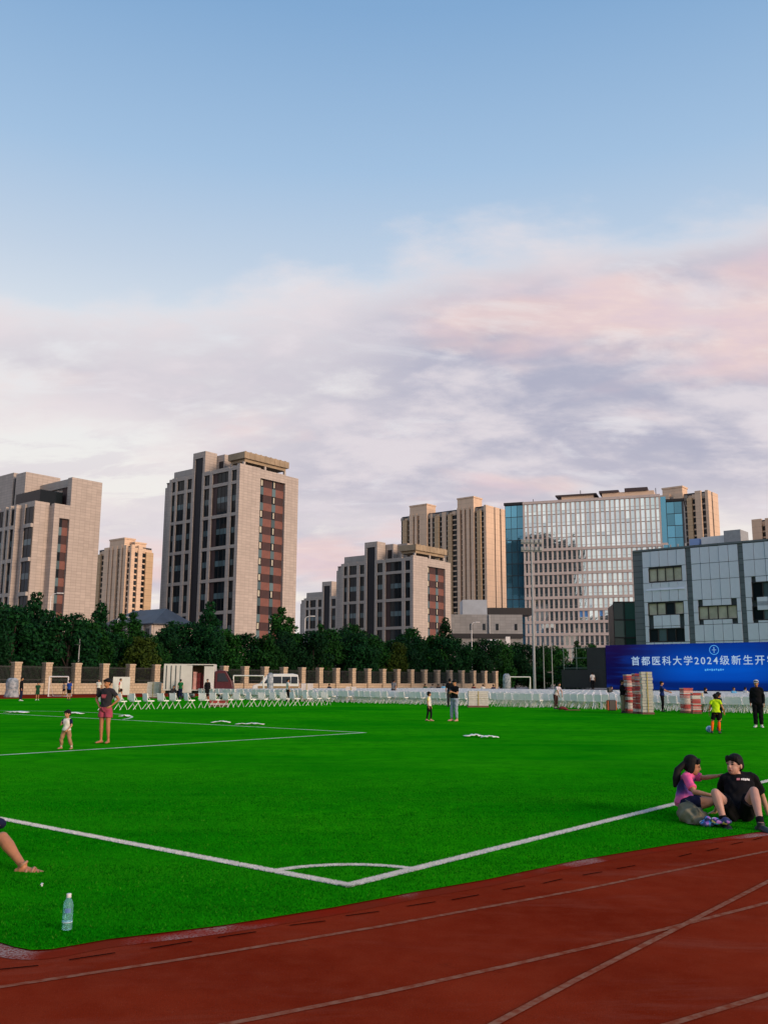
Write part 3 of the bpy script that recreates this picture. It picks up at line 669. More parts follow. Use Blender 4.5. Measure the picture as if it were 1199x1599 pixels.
rp = MB(); rp.box(3, 6, 4.2, 6.3, HG+0.06, HG+2.0); part('roof_unit', rp, M_STEEL, t)
rp = MB(); rp.box(4, 6, 6.6, 9.6, HG+0.06, HG+1.6); part('roof_unit', rp, M_WHITE, t)
part('roof_unit', MB().box(4, 6, 9.9, 11.2, HG+0.06, HG+1.5), mat('blue tank', (0.25, 0.36, 0.60), 0.5), t)
# roof rail clutter
for q in range(7): part('roof_pipe', MB().tube([(0.8, 16.5-q*1.0, HG+0.06), (0.8, 16.5-q*1.0, HG+0.35+0.25*rng.random())], 0.10, 6), M_STEEL, t)
# green glass annex at its left end
t2 = thing('glass_annex', 'dark green glass annex attached to left end of grey panelled building', 'building', (at(957, 935, 128).x, at(957, 935, 128).y, 0), rad(-8))
part('core', MB().box(0.05, 6, 0.2, 8, 0, 12.2), M_FRAME, t2)
curtain(t2, 0, 4.4, 0.1, 0.2, 12.4, 3, 5, glass_mat('green annex glass', (0.035, 0.085, 0.070), 0.06, 0.4, 0.5))

# tower on the other side of the campus, out of frame: it shows as the dark reflection in the office glass
t = thing('far_tower', 'dark tower across the campus seen only as reflection in the office glass', 'building', (-119, -41, 0), math.atan2(41, -81))
m_far = tile_mat('dark brick tower', (0.055, 0.058, 0.050), 4.0, 3.2, 0.5, 0.3, mcol=(0.012, 0.014, 0.016))
part('main_block', MB().box(0, 95, -18, 0, 0, 106), m_far, t)
part('side_wing', MB().box(-26, -0.01, -16, -1, 0, 50), m_far, t)
part('roof_block', MB().box(20, 45, -14, -4, 106.01, 111), m_far, t)

# ================================================================== STONE FENCE behind the far track
M_FST = tile_mat('fence stone block', (0.50, 0.385, 0.255), 0.42, 0.28, 0.018, 0.13, mcol=(0.20, 0.15, 0.10), offset=0.5)
M_FCAP = mat('fence cap stone', (0.50, 0.40, 0.29), 0.8, 0.1, 2.0)
M_RAIL = mat('fence rail', (0.035, 0.037, 0.036), 0.5)
f0 = G(22.5, 1085); SPC = 3.362; NB = 27
t = thing('stone_fence', 'long fence of square stone columns with dark railings behind the far track', 'fence', (f0.x, f0.y, 0), AR)
colm = shared('column', lambda mb: mb.box(-0.36, 0.36, -0.36, 0.36, 0, 3.05), [M_FST]); capm = shared('column_cap', lambda mb: mb.box(-0.41, 0.41, -0.41, 0.41, 3.051, 3.2), [M_FCAP])
wallm = shared('low_wall', lambda mb: mb.box(0.363, SPC-0.363, -0.16, 0.16, 0, 1.0), [M_FST]); wcap = shared('wall_cap', lambda mb: mb.box(0.363, SPC-0.363, -0.21, 0.21, 1.001, 1.10), [M_FCAP])
def pick(mb):
    for k in range(19): x = 0.50+k*(SPC-1.0)/18; mb.box(x-0.014, x+0.014, -0.014, 0.014, 1.102, 2.86)
pickm = shared('pickets', pick, [M_RAIL]); railm = shared('rail', lambda mb: mb.box(0.363, SPC-0.363, -0.03, 0.03, -0.03, 0.03), [M_RAIL])
for k in range(-3, NB):
    c = link('column', colm, t, (k*SPC, 0, 0)); link('cap', capm, c)
    if k < NB-1:
        wl = link('low_wall', wallm, t, (k*SPC, 0, 0)); link('coping', wcap, wl)
        stuff(link('pickets', pickm, t, (k*SPC, 0, 0)))
        for z in (1.45, 2.72): link('rail', railm, t, (k*SPC, 0.05, z))

# ================================================================== TREES
def leaf_mat(name, a, b, tr=0.12):
    m = bpy.data.materials.new(name); m.use_nodes = True; t = NT(m.node_tree); p = t.n['Principled BSDF']
    geo = t.node('ShaderNodeNewGeometry'); oi = t.node('ShaderNodeObjectInfo')
    c = t.mix(geo.outputs['Random Per Island'], a, b); c = t.mix(t.math('MULTIPLY', oi.outputs['Random'], 0.5), c, tuple(q*0.6 for q in a))
    t.put(p.inputs['Base Color'], c); p.inputs['Roughness'].default_value = 0.75; p.inputs['Specular IOR Level'].default_value = 0.1
    return m
LEAVES = [leaf_mat('dark green leaves', (0.0014, 0.017, 0.006), (0.008, 0.064, 0.014)), leaf_mat('mid green leaves', (0.004, 0.030, 0.005), (0.014, 0.085, 0.010)), leaf_mat('yellow green leaves', (0.018, 0.038, 0.004), (0.050, 0.085, 0.008))]
M_BARK = mat('bark', (0.035, 0.026, 0.020), 0.9, 0.3, 3.0)
def tree_meshes(seed, h, rx, kind, nl=5200, trunk_h=1.6, cone=False):
    r = np.random.default_rng(seed); rp = random.Random(seed)
    tr = MB(); top = h*0.72
    tr.tube([(0, 0, -0.1), (0.05, 0.03, h*0.25), (-0.06, 0.05, h*0.5), (0.03, -0.04, top)], [0.20, 0.15, 0.10, 0.04], 8)
    lobes = []
    nlobe = 26
    for i in range(nlobe):
        z = trunk_h + (h-trunk_h)*((i+0.5)/nlobe)
        u = (z-trunk_h)/(h-trunk_h)
        prof = (1-u)**0.75*1.05+0.06 if cone else math.sqrt(max(0, 1-(2*u-0.82)**2*0.80))*0.92
        a = rp.uniform(0, 2*PI); d = rx*prof*rp.uniform(0.35, 0.80)
        p = np.array([d*math.cos(a), d*math.sin(a), z+rp.uniform(-.3, .3)]); R_ = rx*(0.30+0.22*rp.random())*(0.55+0.45*prof)
        lobes.append((p, R_))
        if i % 3 == 0: tr.tube([(0, 0, max(0.8, z*0.55)), (p[0]*0.5, p[1]*0.5, z*0.85), (p[0]*0.9, p[1]*0.9, z)], [0.07, 0.045, 0.015], 5)
    wts = np.array([R_**2 for _, R_ in lobes]); wts /= wts.sum()
    idx = r.choice(len(lobes), nl, p=wts)
    cen = np.array([lobes[i][0] for i in idx]); rad_ = np.array([lobes[i][1] for i in idx])
    d = r.normal(size=(nl, 3)); d /= np.linalg.norm(d, axis=1)[:, None]
    pos = cen + d*(rad_*r.uniform(0.55, 1.12, nl)**0.8)[:, None]*np.array([1, 1, 0.85])
    pos[:, 2] = np.clip(pos[:, 2], 0.35, h+0.4)
    n = d + r.normal(size=(nl, 3))*0.7; n /= np.linalg.norm(n, axis=1)[:, None]
    a = np.cross(n, r.normal(size=(nl, 3))); a /= np.linalg.norm(a, axis=1)[:, None]; b = np.cross(n, a)
    s = r.uniform(0.10, 0.24, nl)[:, None]
    vs = np.stack([pos-a*s, pos+b*s*0.55, pos+a*s, pos-b*s*0.55], 1).reshape(-1, 3)
    me = bpy.data.meshes.new('crown'); me.vertices.add(nl*4); me.vertices.foreach_set('co', vs.astype(np.float32).ravel())
    me.loops.add(nl*4); me.loops.foreach_set('vertex_index', np.arange(nl*4, dtype=np.int32)); me.polygons.add(nl); me.polygons.foreach_set('loop_start', np.arange(0, nl*4, 4, dtype=np.int32)); me.polygons.foreach_set('loop_total', np.full(nl, 4, np.int32))
    me.update(); me.materials.append(LEAVES[kind])
    tm = tr.mesh('trunk', [M_BARK])
    return tm, me
protos = {}
for i, (h, rx, kind, cone) in enumerate([(7.6, 3.1, 0, False), (8.6, 3.3, 0, False), (6.6, 2.9, 1, False), (8.0, 2.9, 1, False), (9.4, 2.4, 1, True), (6.0, 2.5, 2, False), (8.8, 2.5, 0, True)]):
    protos[i] = (h, tree_meshes(100+i, h, rx, kind, 7000 if not cone else 5200, 1.0, cone))
def ordinal(n):
    one = ['', 'first', 'second', 'third', 'fourth', 'fifth', 'sixth', 'seventh', 'eighth', 'ninth', 'tenth', 'eleventh', 'twelfth', 'thirteenth', 'fourteenth', 'fifteenth', 'sixteenth', 'seventeenth', 'eighteenth', 'nineteenth']
    return one[n] if n < 20 else ({20: 'twentieth', 30: 'thirtieth'}[n] if n % 10 == 0 else {2: 'twenty-', 3: 'thirty-'}[n//10]+one[n % 10])
def tree(px, ty, back, pi, label):
    """a tree whose crown tops out at pixel height ty, standing back metres behind the fence line"""
    d = ray(px, 1060); # hit with the fence line moved back
    q = Vector((f0.x, f0.y, 0)) + LD*back
    den = d.x*(-RD.y)+RD.x*d.y
    s = (q.x*(-RD.y)+RD.x*q.y)/den
    p = Vector((d.x*s, d.y*s, 0)); topz = at(px, ty, p.y).z
    h, (tm, cm) = protos[pi]; k = topz/h
    o = thing('tree', label, 'tree', p, rng.uniform(0, 6.28), 'trees behind the stone fence'); kx = max(0.85, min(1.25, k))
    link('trunk', tm, o).scale = (kx, kx, k); link('crown', cm, o).scale = (kx, kx, k)
    return o
front = [(-25, 955, 1), (14, 950, 0), (62, 958, 1), (104, 962, 0), (140, 975, 3), (168, 990, 0), (232, 996, 2), (262, 985, 1), (292, 975, 0), (322, 980, 1), (352, 985, 3), (382, 992, 0), (410, 996, 2), (438, 990, 1), (462, 992, 3),
         (488, 988, 0), (512, 985, 3), (536, 988, 1), (560, 992, 0), (584, 996, 2), (606, 1004, 2), (628, 998, 0), (650, 998, 1), (672, 996, 2), (694, 998, 0), (716, 1000, 1), (738, 1004, 3), (760, 1000, 0), (782, 1003, 2), (804, 1006, 1), (826, 1008, 0), (848, 1010, 3), (872, 1012, 2)]
for k, (px, ty, pi) in enumerate(front):
    tree(px, ty, 4.5+(k % 3)*1.3, pi, '%s dense green tree from the left in the row behind the stone fence' % ordinal(k+1))
spec = [(46, 932, 6, 9, 'pointed dark tree rising above the row before the stepped building'), (150, 948, 6, 9, 'slim pointed tree right of the blank slab wall'), (185, 960, 4, 9, 'light green tree in front of the low hall roof'), (205, 958, 4, 10, 'bright conical tree standing before the low hall'),
        (218, 1000, 5, 3, 'small yellow-green tree low in the row left of the truck'), (323, 946, 6, 9, 'pointed dark tree at the foot of the tall campus tower'), (437, 950, 4, 8, 'tall leafy tree below red panels of the tall campus tower'), (452, 966, 4, 8, 'light green tree at right foot of the tall campus tower'),
        (498, 976, 4, 8, 'light green tree left of the mid-height block'), (552, 978, 3, 9, 'round green tree before the black slot of the mid-height block'), (640, 984, 3, 9, 'round green tree at the corner of the mid-height block'), (695, 970, 6, 9, 'pointed tree between mid-height block and concrete annex'), (618, 1008, 5, 4, 'olive-brown tinted tree in the row below the mid-height block'),
        (903, 1002, 4, 6, 'bright green tree below the office block beside the scaffold'), (925, 1008, 3, 6, 'dark tree behind the scaffold next to the stage screen'), (40, 960, 1, 10, 'broad tree behind the fence at far left'), (-10, 948, 1, 9, 'broad tree cut by the left picture edge'), (120, 972, 3, 11, 'round tree right of the first lamp post'), (270, 975, 1, 11, 'round dark tree at left foot of the tall campus tower')]
for (px, ty, pi, back, lab) in spec: o = tree(px, ty, back, pi, lab); del o['group']
# clipped hedge and bushes in the corner by the flag poles
o = thing('bush', 'low dark bush at right end of the stone fence', 'bush', (at(838, 1050, 140).x, 140, 0), 0.4)
link('crown', protos[2][1][1], o).scale = (0.9, 0.9, 0.52)
link('trunk', protos[2][1][0], o).scale = (0.9, 0.9, 0.40)
o = thing('bush', 'wide dark bush behind the flag poles', 'bush', (at(890, 1050, 132).x, 132, 0), 1.4)
link('crown', protos[0][1][1], o).scale = (1.0, 1.0, 0.50)
link('trunk', protos[0][1][0], o).scale = (1.0, 1.0, 0.40)

# ================================================================== POLES
def pole(name, label, px, dep, ztop, r, cat='pole', m=None):
    p = at(px, 1040, dep); o = thing(name, label, cat, (p.x, dep, 0))
    part('shaft', MB().tube([(0, 0, 0), (0, 0, ztop)], [r, r*0.6], 10), m or M_STEEL, o, smooth=False)
    part('base_plate', MB().box(-r*1.8, r*1.8, -r*1.8, r*1.8, 0, 0.06), m or M_STEEL, o); return o
zt = at(831, 843, 96).z
mast = pole('floodlight_mast', 'tall grey floodlight mast standing before the office block', 834, 96, zt-0.2, 0.15, 'floodlight')
br = MB(); br.box(-1.1, 1.1, -0.06, 0.06, zt-1.25, zt-1.1); br.box(-1.1, 1.1, -0.06, 0.06, zt-0.45, zt-0.3); part('crossarm', br, M_STEEL, mast)
lampm = shared('lamp', lambda mb: (mb.box(-0.16, 0.16, -0.22, 0.16, 0, 0.34, 0), mb.box(-0.14, 0.14, -0.235, -0.222, 0.03, 0.31, 1)), [M_STEEL, mat('lamp lens', (0.35, 0.37, 0.38), 0.15)])
for z in (zt-1.09, zt-0.29):
    for k in range(5): link('lamp', lampm, mast, (-0.9+k*0.45, -0.02, z), (rad(14), 0, rad((k-2)*8)))
pole('flag_pole', 'left one of two thin bare flag poles beside the floodlight mast', 849, 100, at(849, 1004, 100).z, 0.06, 'flagpole')
pole('flag_pole', 'right one of two thin bare flag poles beside the scaffold', 862, 100, at(862, 1004, 100).z, 0.06, 'flagpole')
o = pole('camera_pole', 'thin grey pole with a small camera behind the fence at left', 122, 101, at(122, 998, 101).z, 0.09, 'pole')
part('camera_box', MB().box(-0.45, 0.06, -0.12, 0.12, at(122, 1006, 101).z-0.1, at(122, 1006, 101).z+0.12), M_STEEL, o)
for (px, ty, dep, lab) in ((72, 931, 112, 'street lamp with curved head before the stepped building'), (475, 966, 140, 'white street lamp post before the low stone-framed block'), (737, 975, 165, 'street lamp post between mid-height block and concrete annex'), (180, 968, 124, 'street lamp with curved head before the low hall'), (0, 1002, 100, 'white lamp head at the left picture edge')):
    z = at(px, ty, dep).z; o = pole('street_lamp', lab, px, dep, z, 0.10, 'street lamp', M_WHITE)
    part('arm', MB().tube([(0, 0, z-0.05), (0.25, 0, z+0.25), (0.9, 0, z+0.35)], 0.05, 6), M_WHITE, o); part('lamp_head', MB().box(0.7, 1.5, -0.14, 0.14, z+0.28, z+0.42), M_WHITE, o, bevel=0.04)

# ================================================================== STAGE SCREEN
c0 = at(1199, 1003, 82)
scr = thing('stage_screen', 'huge blue led stage screen with white Chinese title and round crest', 'screen', (c0.x, c0.y, 0), AR)
def led_mat():
    m = bpy.data.materials.new('led picture'); m.use_nodes = True; t = NT(m.node_tree); b = t.n['Principled BSDF']
    co = t.node('ShaderNodeTexCoord').outputs['Object']; sp = t.node('ShaderNodeSeparateXYZ'); t.put(sp.inputs[0], co)
    v = t.rng(sp.outputs[2], 0.85, 5.1, 0, 1, False)
    cx = t.math('ABSOLUTE', t.math('SUBTRACT', sp.outputs[1], 4.6)); side = t.rng(cx, 2.0, 10.0)
    mid = t.ramp(v, [(0.0, (0.000, 0.020, 0.18)), (0.14, (0.000, 0.022, 0.20)), (0.22, (0.000, 0.070, 0.50)), (0.42, (0.000, 0.100, 0.62)), (0.7, (0.000, 0.060, 0.42)), (1.0, (0.001, 0.030, 0.26))])
    edge = t.ramp(v, [(0.0, (0.004, 0.003, 0.055)), (0.5, (0.003, 0.003, 0.062)), (1.0, (0.012, 0.004, 0.060))])
    wav = t.noise(t.mapping(co, scale=(1, 0.10, 1.1)), 1.3, 3, 0.5, 0.5)
    c = t.mix(side, mid, edge); c = t.mix(t.rng(wav, 0.45, 0.7, 0, 0.35), c, (0.000, 0.06, 0.45))
    t.put(b.inputs['Base Color'], (0.004, 0.004, 0.008)); b.inputs['Roughness'].default_value = 0.8; b.inputs['Specular IOR Level'].default_value = 0.05
    t.put(b.inputs['Emission Color'], c); b.inputs['Emission Strength'].default_value = 0.8; return m
part('led_panel', MB().box(0, 0.25, -6.5, 15.55, 0.85, 5.1), led_mat(), scr)
part('back_frame', MB().box(0.26, 0.9, -6.4, 15.45, 0.0, 5.05), M_FRAME, scr)
def emit(name, col, s):
    m = bpy.data.materials.new(name); m.use_nodes = True; b = m.node_tree.nodes['Principled BSDF']; b.inputs['Base Color'].default_value = (0.1, 0.1, 0.1, 1)
    b.inputs['Emission Color'].default_value = (*col, 1); b.inputs['Emission Strength'].default_value = s; return m
M_LTXT = emit('led white text', (0.50, 0.70, 0.92), 0.66); M_LCY = emit('led cyan text', (0.05, 0.35, 0.75), 1.0)
TXT_M = Matrix(((0, 0, -1, 0), (-1, 0, 0, 0), (0, 1, 0, 0), (0, 0, 0, 1)))
def text_part(name, body, size, m, parent, mtx, spacing=1.0, extrude=0.01, align='LEFT', bold=0.0):
    cu = bpy.data.curves.new(name, 'FONT'); cu.body = body; cu.size = size; cu.space_character = spacing; cu.extrude = extrude; cu.offset = bold; cu.align_x = align; cu.resolution_u = 3
    o = bpy.data.objects.new('tmp', cu); C.objects.link(o); bpy.context.view_layer.update()
    me = bpy.data.meshes.new_from_object(o.evaluated_get(bpy.context.evaluated_depsgraph_get()))
    bpy.data.objects.remove(o); me.materials.clear(); me.materials.append(m); me.name = name
    p = link(name, me, parent); p.matrix_local = mtx; return p, me
title, tme = text_part('title_text', '首都医科大学2024级新生开学典礼', 0.90, M_LTXT, scr, Matrix.Translation((-0.02, 12.9, 3.20)) @ TXT_M, 1.30, bold=0.006)
xs = [v.co.x for v in tme.vertices]; TITLE_W = max(xs)-min(xs) if xs else 0
ring = MB(); n = 40
cpts = [(0, 4.8+0.44*math.cos(2*PI*k/n), 4.47+0.44*math.sin(2*PI*k/n)) for k in range(n)]; cin = [(0, 4.8+0.385*math.cos(2*PI*k/n), 4.47+0.385*math.sin(2*PI*k/n)) for k in range(n)]
ring.add(cpts+cin, [(k, (k+1) % n, n+(k+1) % n, n+k) for k in range(n)]); part('crest_ring', ring, M_LCY, scr, (-0.03, 0, 0))
st = MB(); st.add([(0, 4.8-0.03, 4.20), (0, 4.8+0.03, 4.20), (0, 4.8+0.04, 4.74), (0, 4.8-0.04, 4.74)], [(0, 1, 2, 3)]); st.add([(0, 4.8-0.20, 4.45), (0, 4.8+0.20, 4.45), (0, 4.8+0.20, 4.50), (0, 4.8-0.20, 4.50)], [(0, 1, 2, 3)])
part('crest_mark', st, emit('led pale blue mark', (0.20, 0.50, 0.85), 0.7), scr, (-0.045, 0, 0))
sb = MB()
for k in range(9): yy = 5.75-k*0.2; zz = 2.58+0.0; sb.box(-0.03, -0.02, yy-0.13, yy, zz+0.03*(k % 3), zz+0.20-0.03*((k+1) % 2))
part('subtitle_text', sb, M_LCY, scr)
side = thing('side_screen', 'unlit black side panel with scaffold left of the blue stage screen', 'screen', (c0.x, c0.y, 0), AR)
M_SIDE = mat('unlit black panel', (0.012, 0.017, 0.016), 0.6, 0.2, 0.6)
part('lower_panel', MB().box(0.02, 0.3, 15.6, 20.5, 0.95, 2.75), M_SIDE, side); part('upper_panel', MB().box(0.02, 0.3, 15.6, 17.6, 2.755, 4.9), M_SIDE, side)
pip = MB()
for yy in (17.65, 19.0, 20.45): pip.tube([(0.5, yy, 0), (0.5, yy, 5.0)], 0.035, 6)
for zz in (2.9, 3.9, 4.9): pip.tube([(0.5, 17.6, zz), (0.5, 20.5, zz)], 0.03, 6)
part('scaffold', pip, mat('scaffold pipe', (0.16, 0.22, 0.17), 0.5), side)
stg = thing('stage', 'low dark stage platform in front of the blue screen', 'stage', (c0.x, c0.y, 0), AR)
part('deck', MB().box(-4.5, -0.3, -6.5, 20.5, 0.0, 0.82), mat('stage navy carpet', (0.012, 0.018, 0.045), 0.8), stg)
for k in range(8): link('skirt_panel', shared('skirt', lambda mb: mb.box(-4.56, -4.505, 0, 3.3, 0.02, 0.80), [M_SIDE]), stg, (0, -6.4+k*3.35, 0))

# ================================================================== CHAIRS
M_CH = mat('white chair plastic', (0.90, 0.87, 0.86), 0.45, 0.05, 3.0); M_CHF = mat('white chair tube', (0.80, 0.80, 0.78), 0.4)
def ch_seat(mb): mb.box(-0.21, 0.21, -0.20, 0.22, 0.41, 0.46)
def ch_back(mb): mb.add([(-0.22, -0.235, 0.47), (0.22, -0.235, 0.47), (0.22, -0.205, 0.47), (-0.22, -0.205, 0.47), (-0.22, -0.255, 0.83), (0.22, -0.255, 0.83), (0.22, -0.22, 0.83), (-0.22, -0.22, 0.83)], [(0,3,2,1),(4,5,6,7),(0,1,5,4),(1,2,6,5),(2,3,7,6),(3,0,4,7)])
def ch_leg(sgn, front, n=6):
    def f(mb):
        if front: mb.tube([(sgn*0.215, 0.25, 0.0), (sgn*0.215, -0.28, 0.82)], 0.014, n)
        else: mb.tube([(sgn*0.190, -0.27, 0.0), (sgn*0.190, 0.14, 0.44)], 0.014, n)
    return f
sm = {'seat': shared('seat', ch_seat, [M_CH]), 'backrest': shared('backrest', ch_back, [M_CH])}
legs = [shared('leg_%d' % i, ch_leg(s, f), [M_CHF]) for i, (s, f) in enumerate(((-1, True), (1, True), (-1, False), (1, False)))]
def one(mb):
    ch_seat(mb); ch_back(mb)
    for s, f in ((-1, True), (1, True), (-1, False), (1, False)): ch_leg(s, f, 4)(mb)
whole = MB(); one(whole); whole_me = whole.mesh('folding_chair', [M_CH])
# local +y is the way the sitter faces (towards the stage)
nchair = 0
sparse = list(np.linspace(22.6, 38.5, 19))
for k, r_ in enumerate(sparse):
    p = field(36.9-0.05*(r_-22)+rng.uniform(-.12, .12), r_, 0.014)
    o = thing('folding_chair', '%s white folding chair from the left in the loose line nearest the penalty area' % ordinal(k+1), 'chair', p, AR-PI/2+rng.uniform(-.35, .35), 'chairs of the loose line')
    for nme, me in sm.items(): link(nme, me, o)
    for me in legs: link('leg', me, o)
    nchair += 1
rows_ = [44.4+1.0*k for k in range(28)]
block = []
for ri, r_ in enumerate(rows_):
    l = 7.0 if ri > 1 else 8.0
    lend = 55.6-ri*0.12
    while l < lend:
        gap = (abs(l-28.5) < 0.7)
        if not gap and rng.random() > (0.25 if ri == 0 else 0.03): block.append((ri, l+rng.uniform(-.04, .04), r_+rng.uniform(-.06, .06)))
        l += 0.50
def vis(q):
    p = field(q[1], q[2]); v = p.x/p.y; return abs(v) < 0.43
block.sort(key=lambda q: (not vis(q), field(q[1], q[2]).length + (q[0] > 3)*40))
rest = MB(); rv = np.array(whole.v)
for k, (ri, l, r_) in enumerate(block):
    p = field(l, r_, 0.014); a = AR-PI/2+rng.uniform(-.08, .08)
    if nchair < 300:
        o = link('folding_chair', whole_me, None, p, (0, 0, a)); tag(o, 'white folding chair in the packed rear rows facing the stage', 'chair', 'chairs packed in the rear rows'); nchair += 1
    elif vis((0, l, r_)):
        c_, s_ = math.cos(a), math.sin(a)
        rest.add([(p.x+c_*v[0]-s_*v[1], p.y+s_*v[0]+c_*v[1], p.z+v[2]) for v in whole.v], whole.f)
o = stuff(part('chair_rows', rest, M_CH)); tag(o, 'far mass of white folding chairs reaching up to the stage', 'chairs')

# ================================================================== STACKS AND PALLETS
M_CARW = mat('white carton', (0.62, 0.58, 0.54), 0.7, 0.10, 5.0); M_CARR = mat('red printed carton', (0.42, 0.060, 0.055), 0.7, 0.25, 5.0); M_CARP = mat('pink faded carton', (0.56, 0.30, 0.27), 0.7, 0.2, 5.0); M_CARG = mat('grey cream carton', (0.48, 0.46, 0.40), 0.7, 0.08, 5.0)
M_WOOD = mat('pallet wood', (0.16, 0.07, 0.05), 0.8, 0.2, 6)
def stack(label, px, py, w_, d_, h_, n, red, rz=0.0, dep=None, name='carton_stack'):
    p = G(px, py) if dep is None else Vector((at(px, 1060, dep).x, dep, 0))
    o = thing(name, label, 'stack', (p.x, p.y, 0.0145), rz)
    part('pallet', MB().box(-w_/2-0.03, w_/2+0.03, -d_/2-0.03, d_/2+0.03, 0, 0.10), M_WOOD, o); hh = (h_-0.10)/n
    for k in range(n):
        m_ = (M_CARR if rng.random() < 0.5 else (M_CARP if rng.random() < 0.5 else M_CARW)) if red else M_CARG
        if red == 2: m_ = M_CARW
        dx, dy = rng.uniform(-.02, .02), rng.uniform(-.02, .02)
        part('carton', MB().box(-w_/2+dx, w_/2+dx, -d_/2+dy, d_/2+dy, 0.102+k*hh, 0.10+(k+1)*hh-0.012), m_, o)
        if red == 1 and k % 2 == 0: part('carton_lid', MB().box(-w_/2-0.01, w_/2+0.01, -d_/2-0.01, d_/2+0.01, 0.10+(k+1)*hh-0.05, 0.10+(k+1)*hh-0.0125), M_CARW, o)
    if red in (0, 2): part('strap', MB().box(-0.02, 0.02, -d_/2-0.035, -d_/2-0.025, 0.1, h_-0.02), mat('yellow strap', (0.45, 0.33, 0.06), 0.6), o)
    return o
stack('tall narrow stack of red and white cartons, left of the tall group', 984, 1114, 0.42, 0.5, 1.95, 13, 1, 0.1)
stack('tall narrow stack of red and white cartons in the middle of the tall group', 996.5, 1115, 0.36, 0.5, 2.0, 13, 1, 0.05)
stack('tall cream carton stack with yellow strap at right of the tall group', 1011, 1116, 0.52, 0.6, 2.08, 14, 0, -0.1)
stack('low stack of red and white cartons, left of the pair', 1073, 1114, 0.50, 0.5, 1.28, 9, 1, 0.1)
stack('shorter stack of red and white cartons, middle of the low group', 1087, 1115, 0.40, 0.5, 1.05, 7, 1, -0.1)
stack('small cream carton stack at the right of the low group', 1095, 1112, 0.22, 0.5, 1.02, 7, 0)
stack('wide white pallet of folded chairs standing before the rows, right of the two standing figures', 746, 1105, 1.2, 0.8, 0.98, 8, 2)
stack('white pallet of folded chairs left of the man bending at the rows', 479, 1095, 0.85, 0.7, 1.32, 9, 2)
stack('white pallet of folded chairs in the rows left of the man in grey', 548, 1096, 0.75, 0.7, 1.1, 8, 2)
stack('white pallet of folded chairs between loose chairs and the truck', 240, 1091, 1.0, 0.8, 1.35, 9, 2)
stack('low reddish pallet of cartons behind the loose chair line', 342, 1104, 1.0, 0.6, 0.42, 3, 1)
stack('reddish stack of cartons unloaded beside the open truck', 294, 1090, 0.95, 0.8, 1.15, 8, 1)
o = thing('display_board', 'white upright display board behind the woman with hands on hips', 'board', (at(190, 1060, 74).x, 74, 0.0), 0.1)
part('panel', MB().box(-0.65, 0.65, -0.05, 0.05, 0.35, 1.75), M_WHITE, o)
for s in (-1, 1): part('leg', MB().box(s*0.6-0.04, s*0.6+0.04, -0.25, 0.25, 0, 0.349), M_STEEL, o)

M_MOT = mat('mottled grey blue cover', (0.10, 0.14, 0.17), 0.8, col2=(0.42, 0.45, 0.48), scale=3.5, detail=5)
for (px, dep, w_, h_, lab) in ((20, 80, 0.62, 1.62, 'mottled grey-blue covered tower standing by the fence at far left'), (422, 84, 0.34, 2.2, 'mottled grey covered post in front of the white van'), (791, 100, 0.5, 2.35, 'mottled grey covered tower behind the chairs left of the floodlight mast')):
    o = thing('covered_tower', lab, 'covered equipment', (at(px, 1060, dep).x, dep, 0.0), 0.2)
    st_ = [(0, 0, 0.0), (0, 0, 0.1), (0.02, 0, h_*0.4), (-0.02, 0, h_*0.7), (0, 0, h_*0.93), (0, 0, h_)]
    part('cover', MB().tube(st_, [(w_*1.0, w_*0.8), (w_*0.98, w_*0.8), (w_*0.80, w_*0.66), (w_*0.86, w_*0.7), (w_*0.72, w_*0.6), (w_*0.4, w_*0.3)], 14), M_MOT, o, smooth=True)
    part('tie_band', MB().tube([(0, 0, h_*0.38), (0, 0, h_*0.42)], [(w_*0.84, w_*0.70)]*2, 14), M_STEEL, o)

# goals
def goal(label, px, dep, w_, h_, rz=0.0):
    o = thing('football_goal', label, 'goal', (at(px, 1060, dep).x, dep, 0.0), rz)
    for s in (-1, 1):
        part('post', MB().tube([(s*w_/2, 0, 0), (s*w_/2, 0, h_)], 0.06, 8), M_WHITE, o)
        part('back_stay', MB().tube([(s*w_/2, 0.02, h_-0.05), (s*w_/2, 1.2, 0.03), (s*w_/2, 0.06, 0.03)], 0.03, 6), M_WHITE, o)
    part('crossbar', MB().tube([(-w_/2, 0, h_), (w_/2, 0, h_)], 0.06, 8), M_WHITE, o)
    part('ground_bar', MB().tube([(-w_/2, 1.2, 0.03), (w_/2, 1.2, 0.03)], 0.03, 6), M_WHITE, o)
goal('white goal frame left of the white van', 388, 90, 2.9, 1.95)
goal('small white goal frame by the fence behind the running children', 92, 84, 1.7, 1.75)
goal('small white goal frame behind the chairs left of the floodlight mast', 812, 112, 2.4, 2.05)

# ================================================================== VEHICLES
M_VW = mat('white van paint', (0.72, 0.72, 0.72), 0.3, 0.03, 1.0); M_TYRE = mat('tyre rubber', (0.012, 0.012, 0.012), 0.8); M_RIM = mat('wheel rim', (0.35, 0.35, 0.36), 0.35, metal=0.6)
M_VG = glass_mat('vehicle glass', (0.012, 0.018, 0.024), 0.05, 0.5, 0.2); M_TANP = mat('tan lower paint', (0.30, 0.20, 0.10), 0.4); M_LAMP = mat('head lamp', (0.6, 0.6, 0.6), 0.1); M_TAIL = mat('tail lamp', (0.35, 0.02, 0.015), 0.3)
def wheel(parent, x, y, r=0.34, w_=0.22):
    o = part('wheel', MB().tube([(x, y-w_/2, r), (x, y+w_/2, r)], r, 20), M_TYRE, parent)
    s = -1 if y < 0 else 1
    part('rim', MB().tube([(x, y+s*(w_/2+0.002), r), (x, y+s*(w_/2+0.02), r)], [r*0.62, r*0.5], 14), M_RIM, o)
v0 = at(431, 1060, 96)
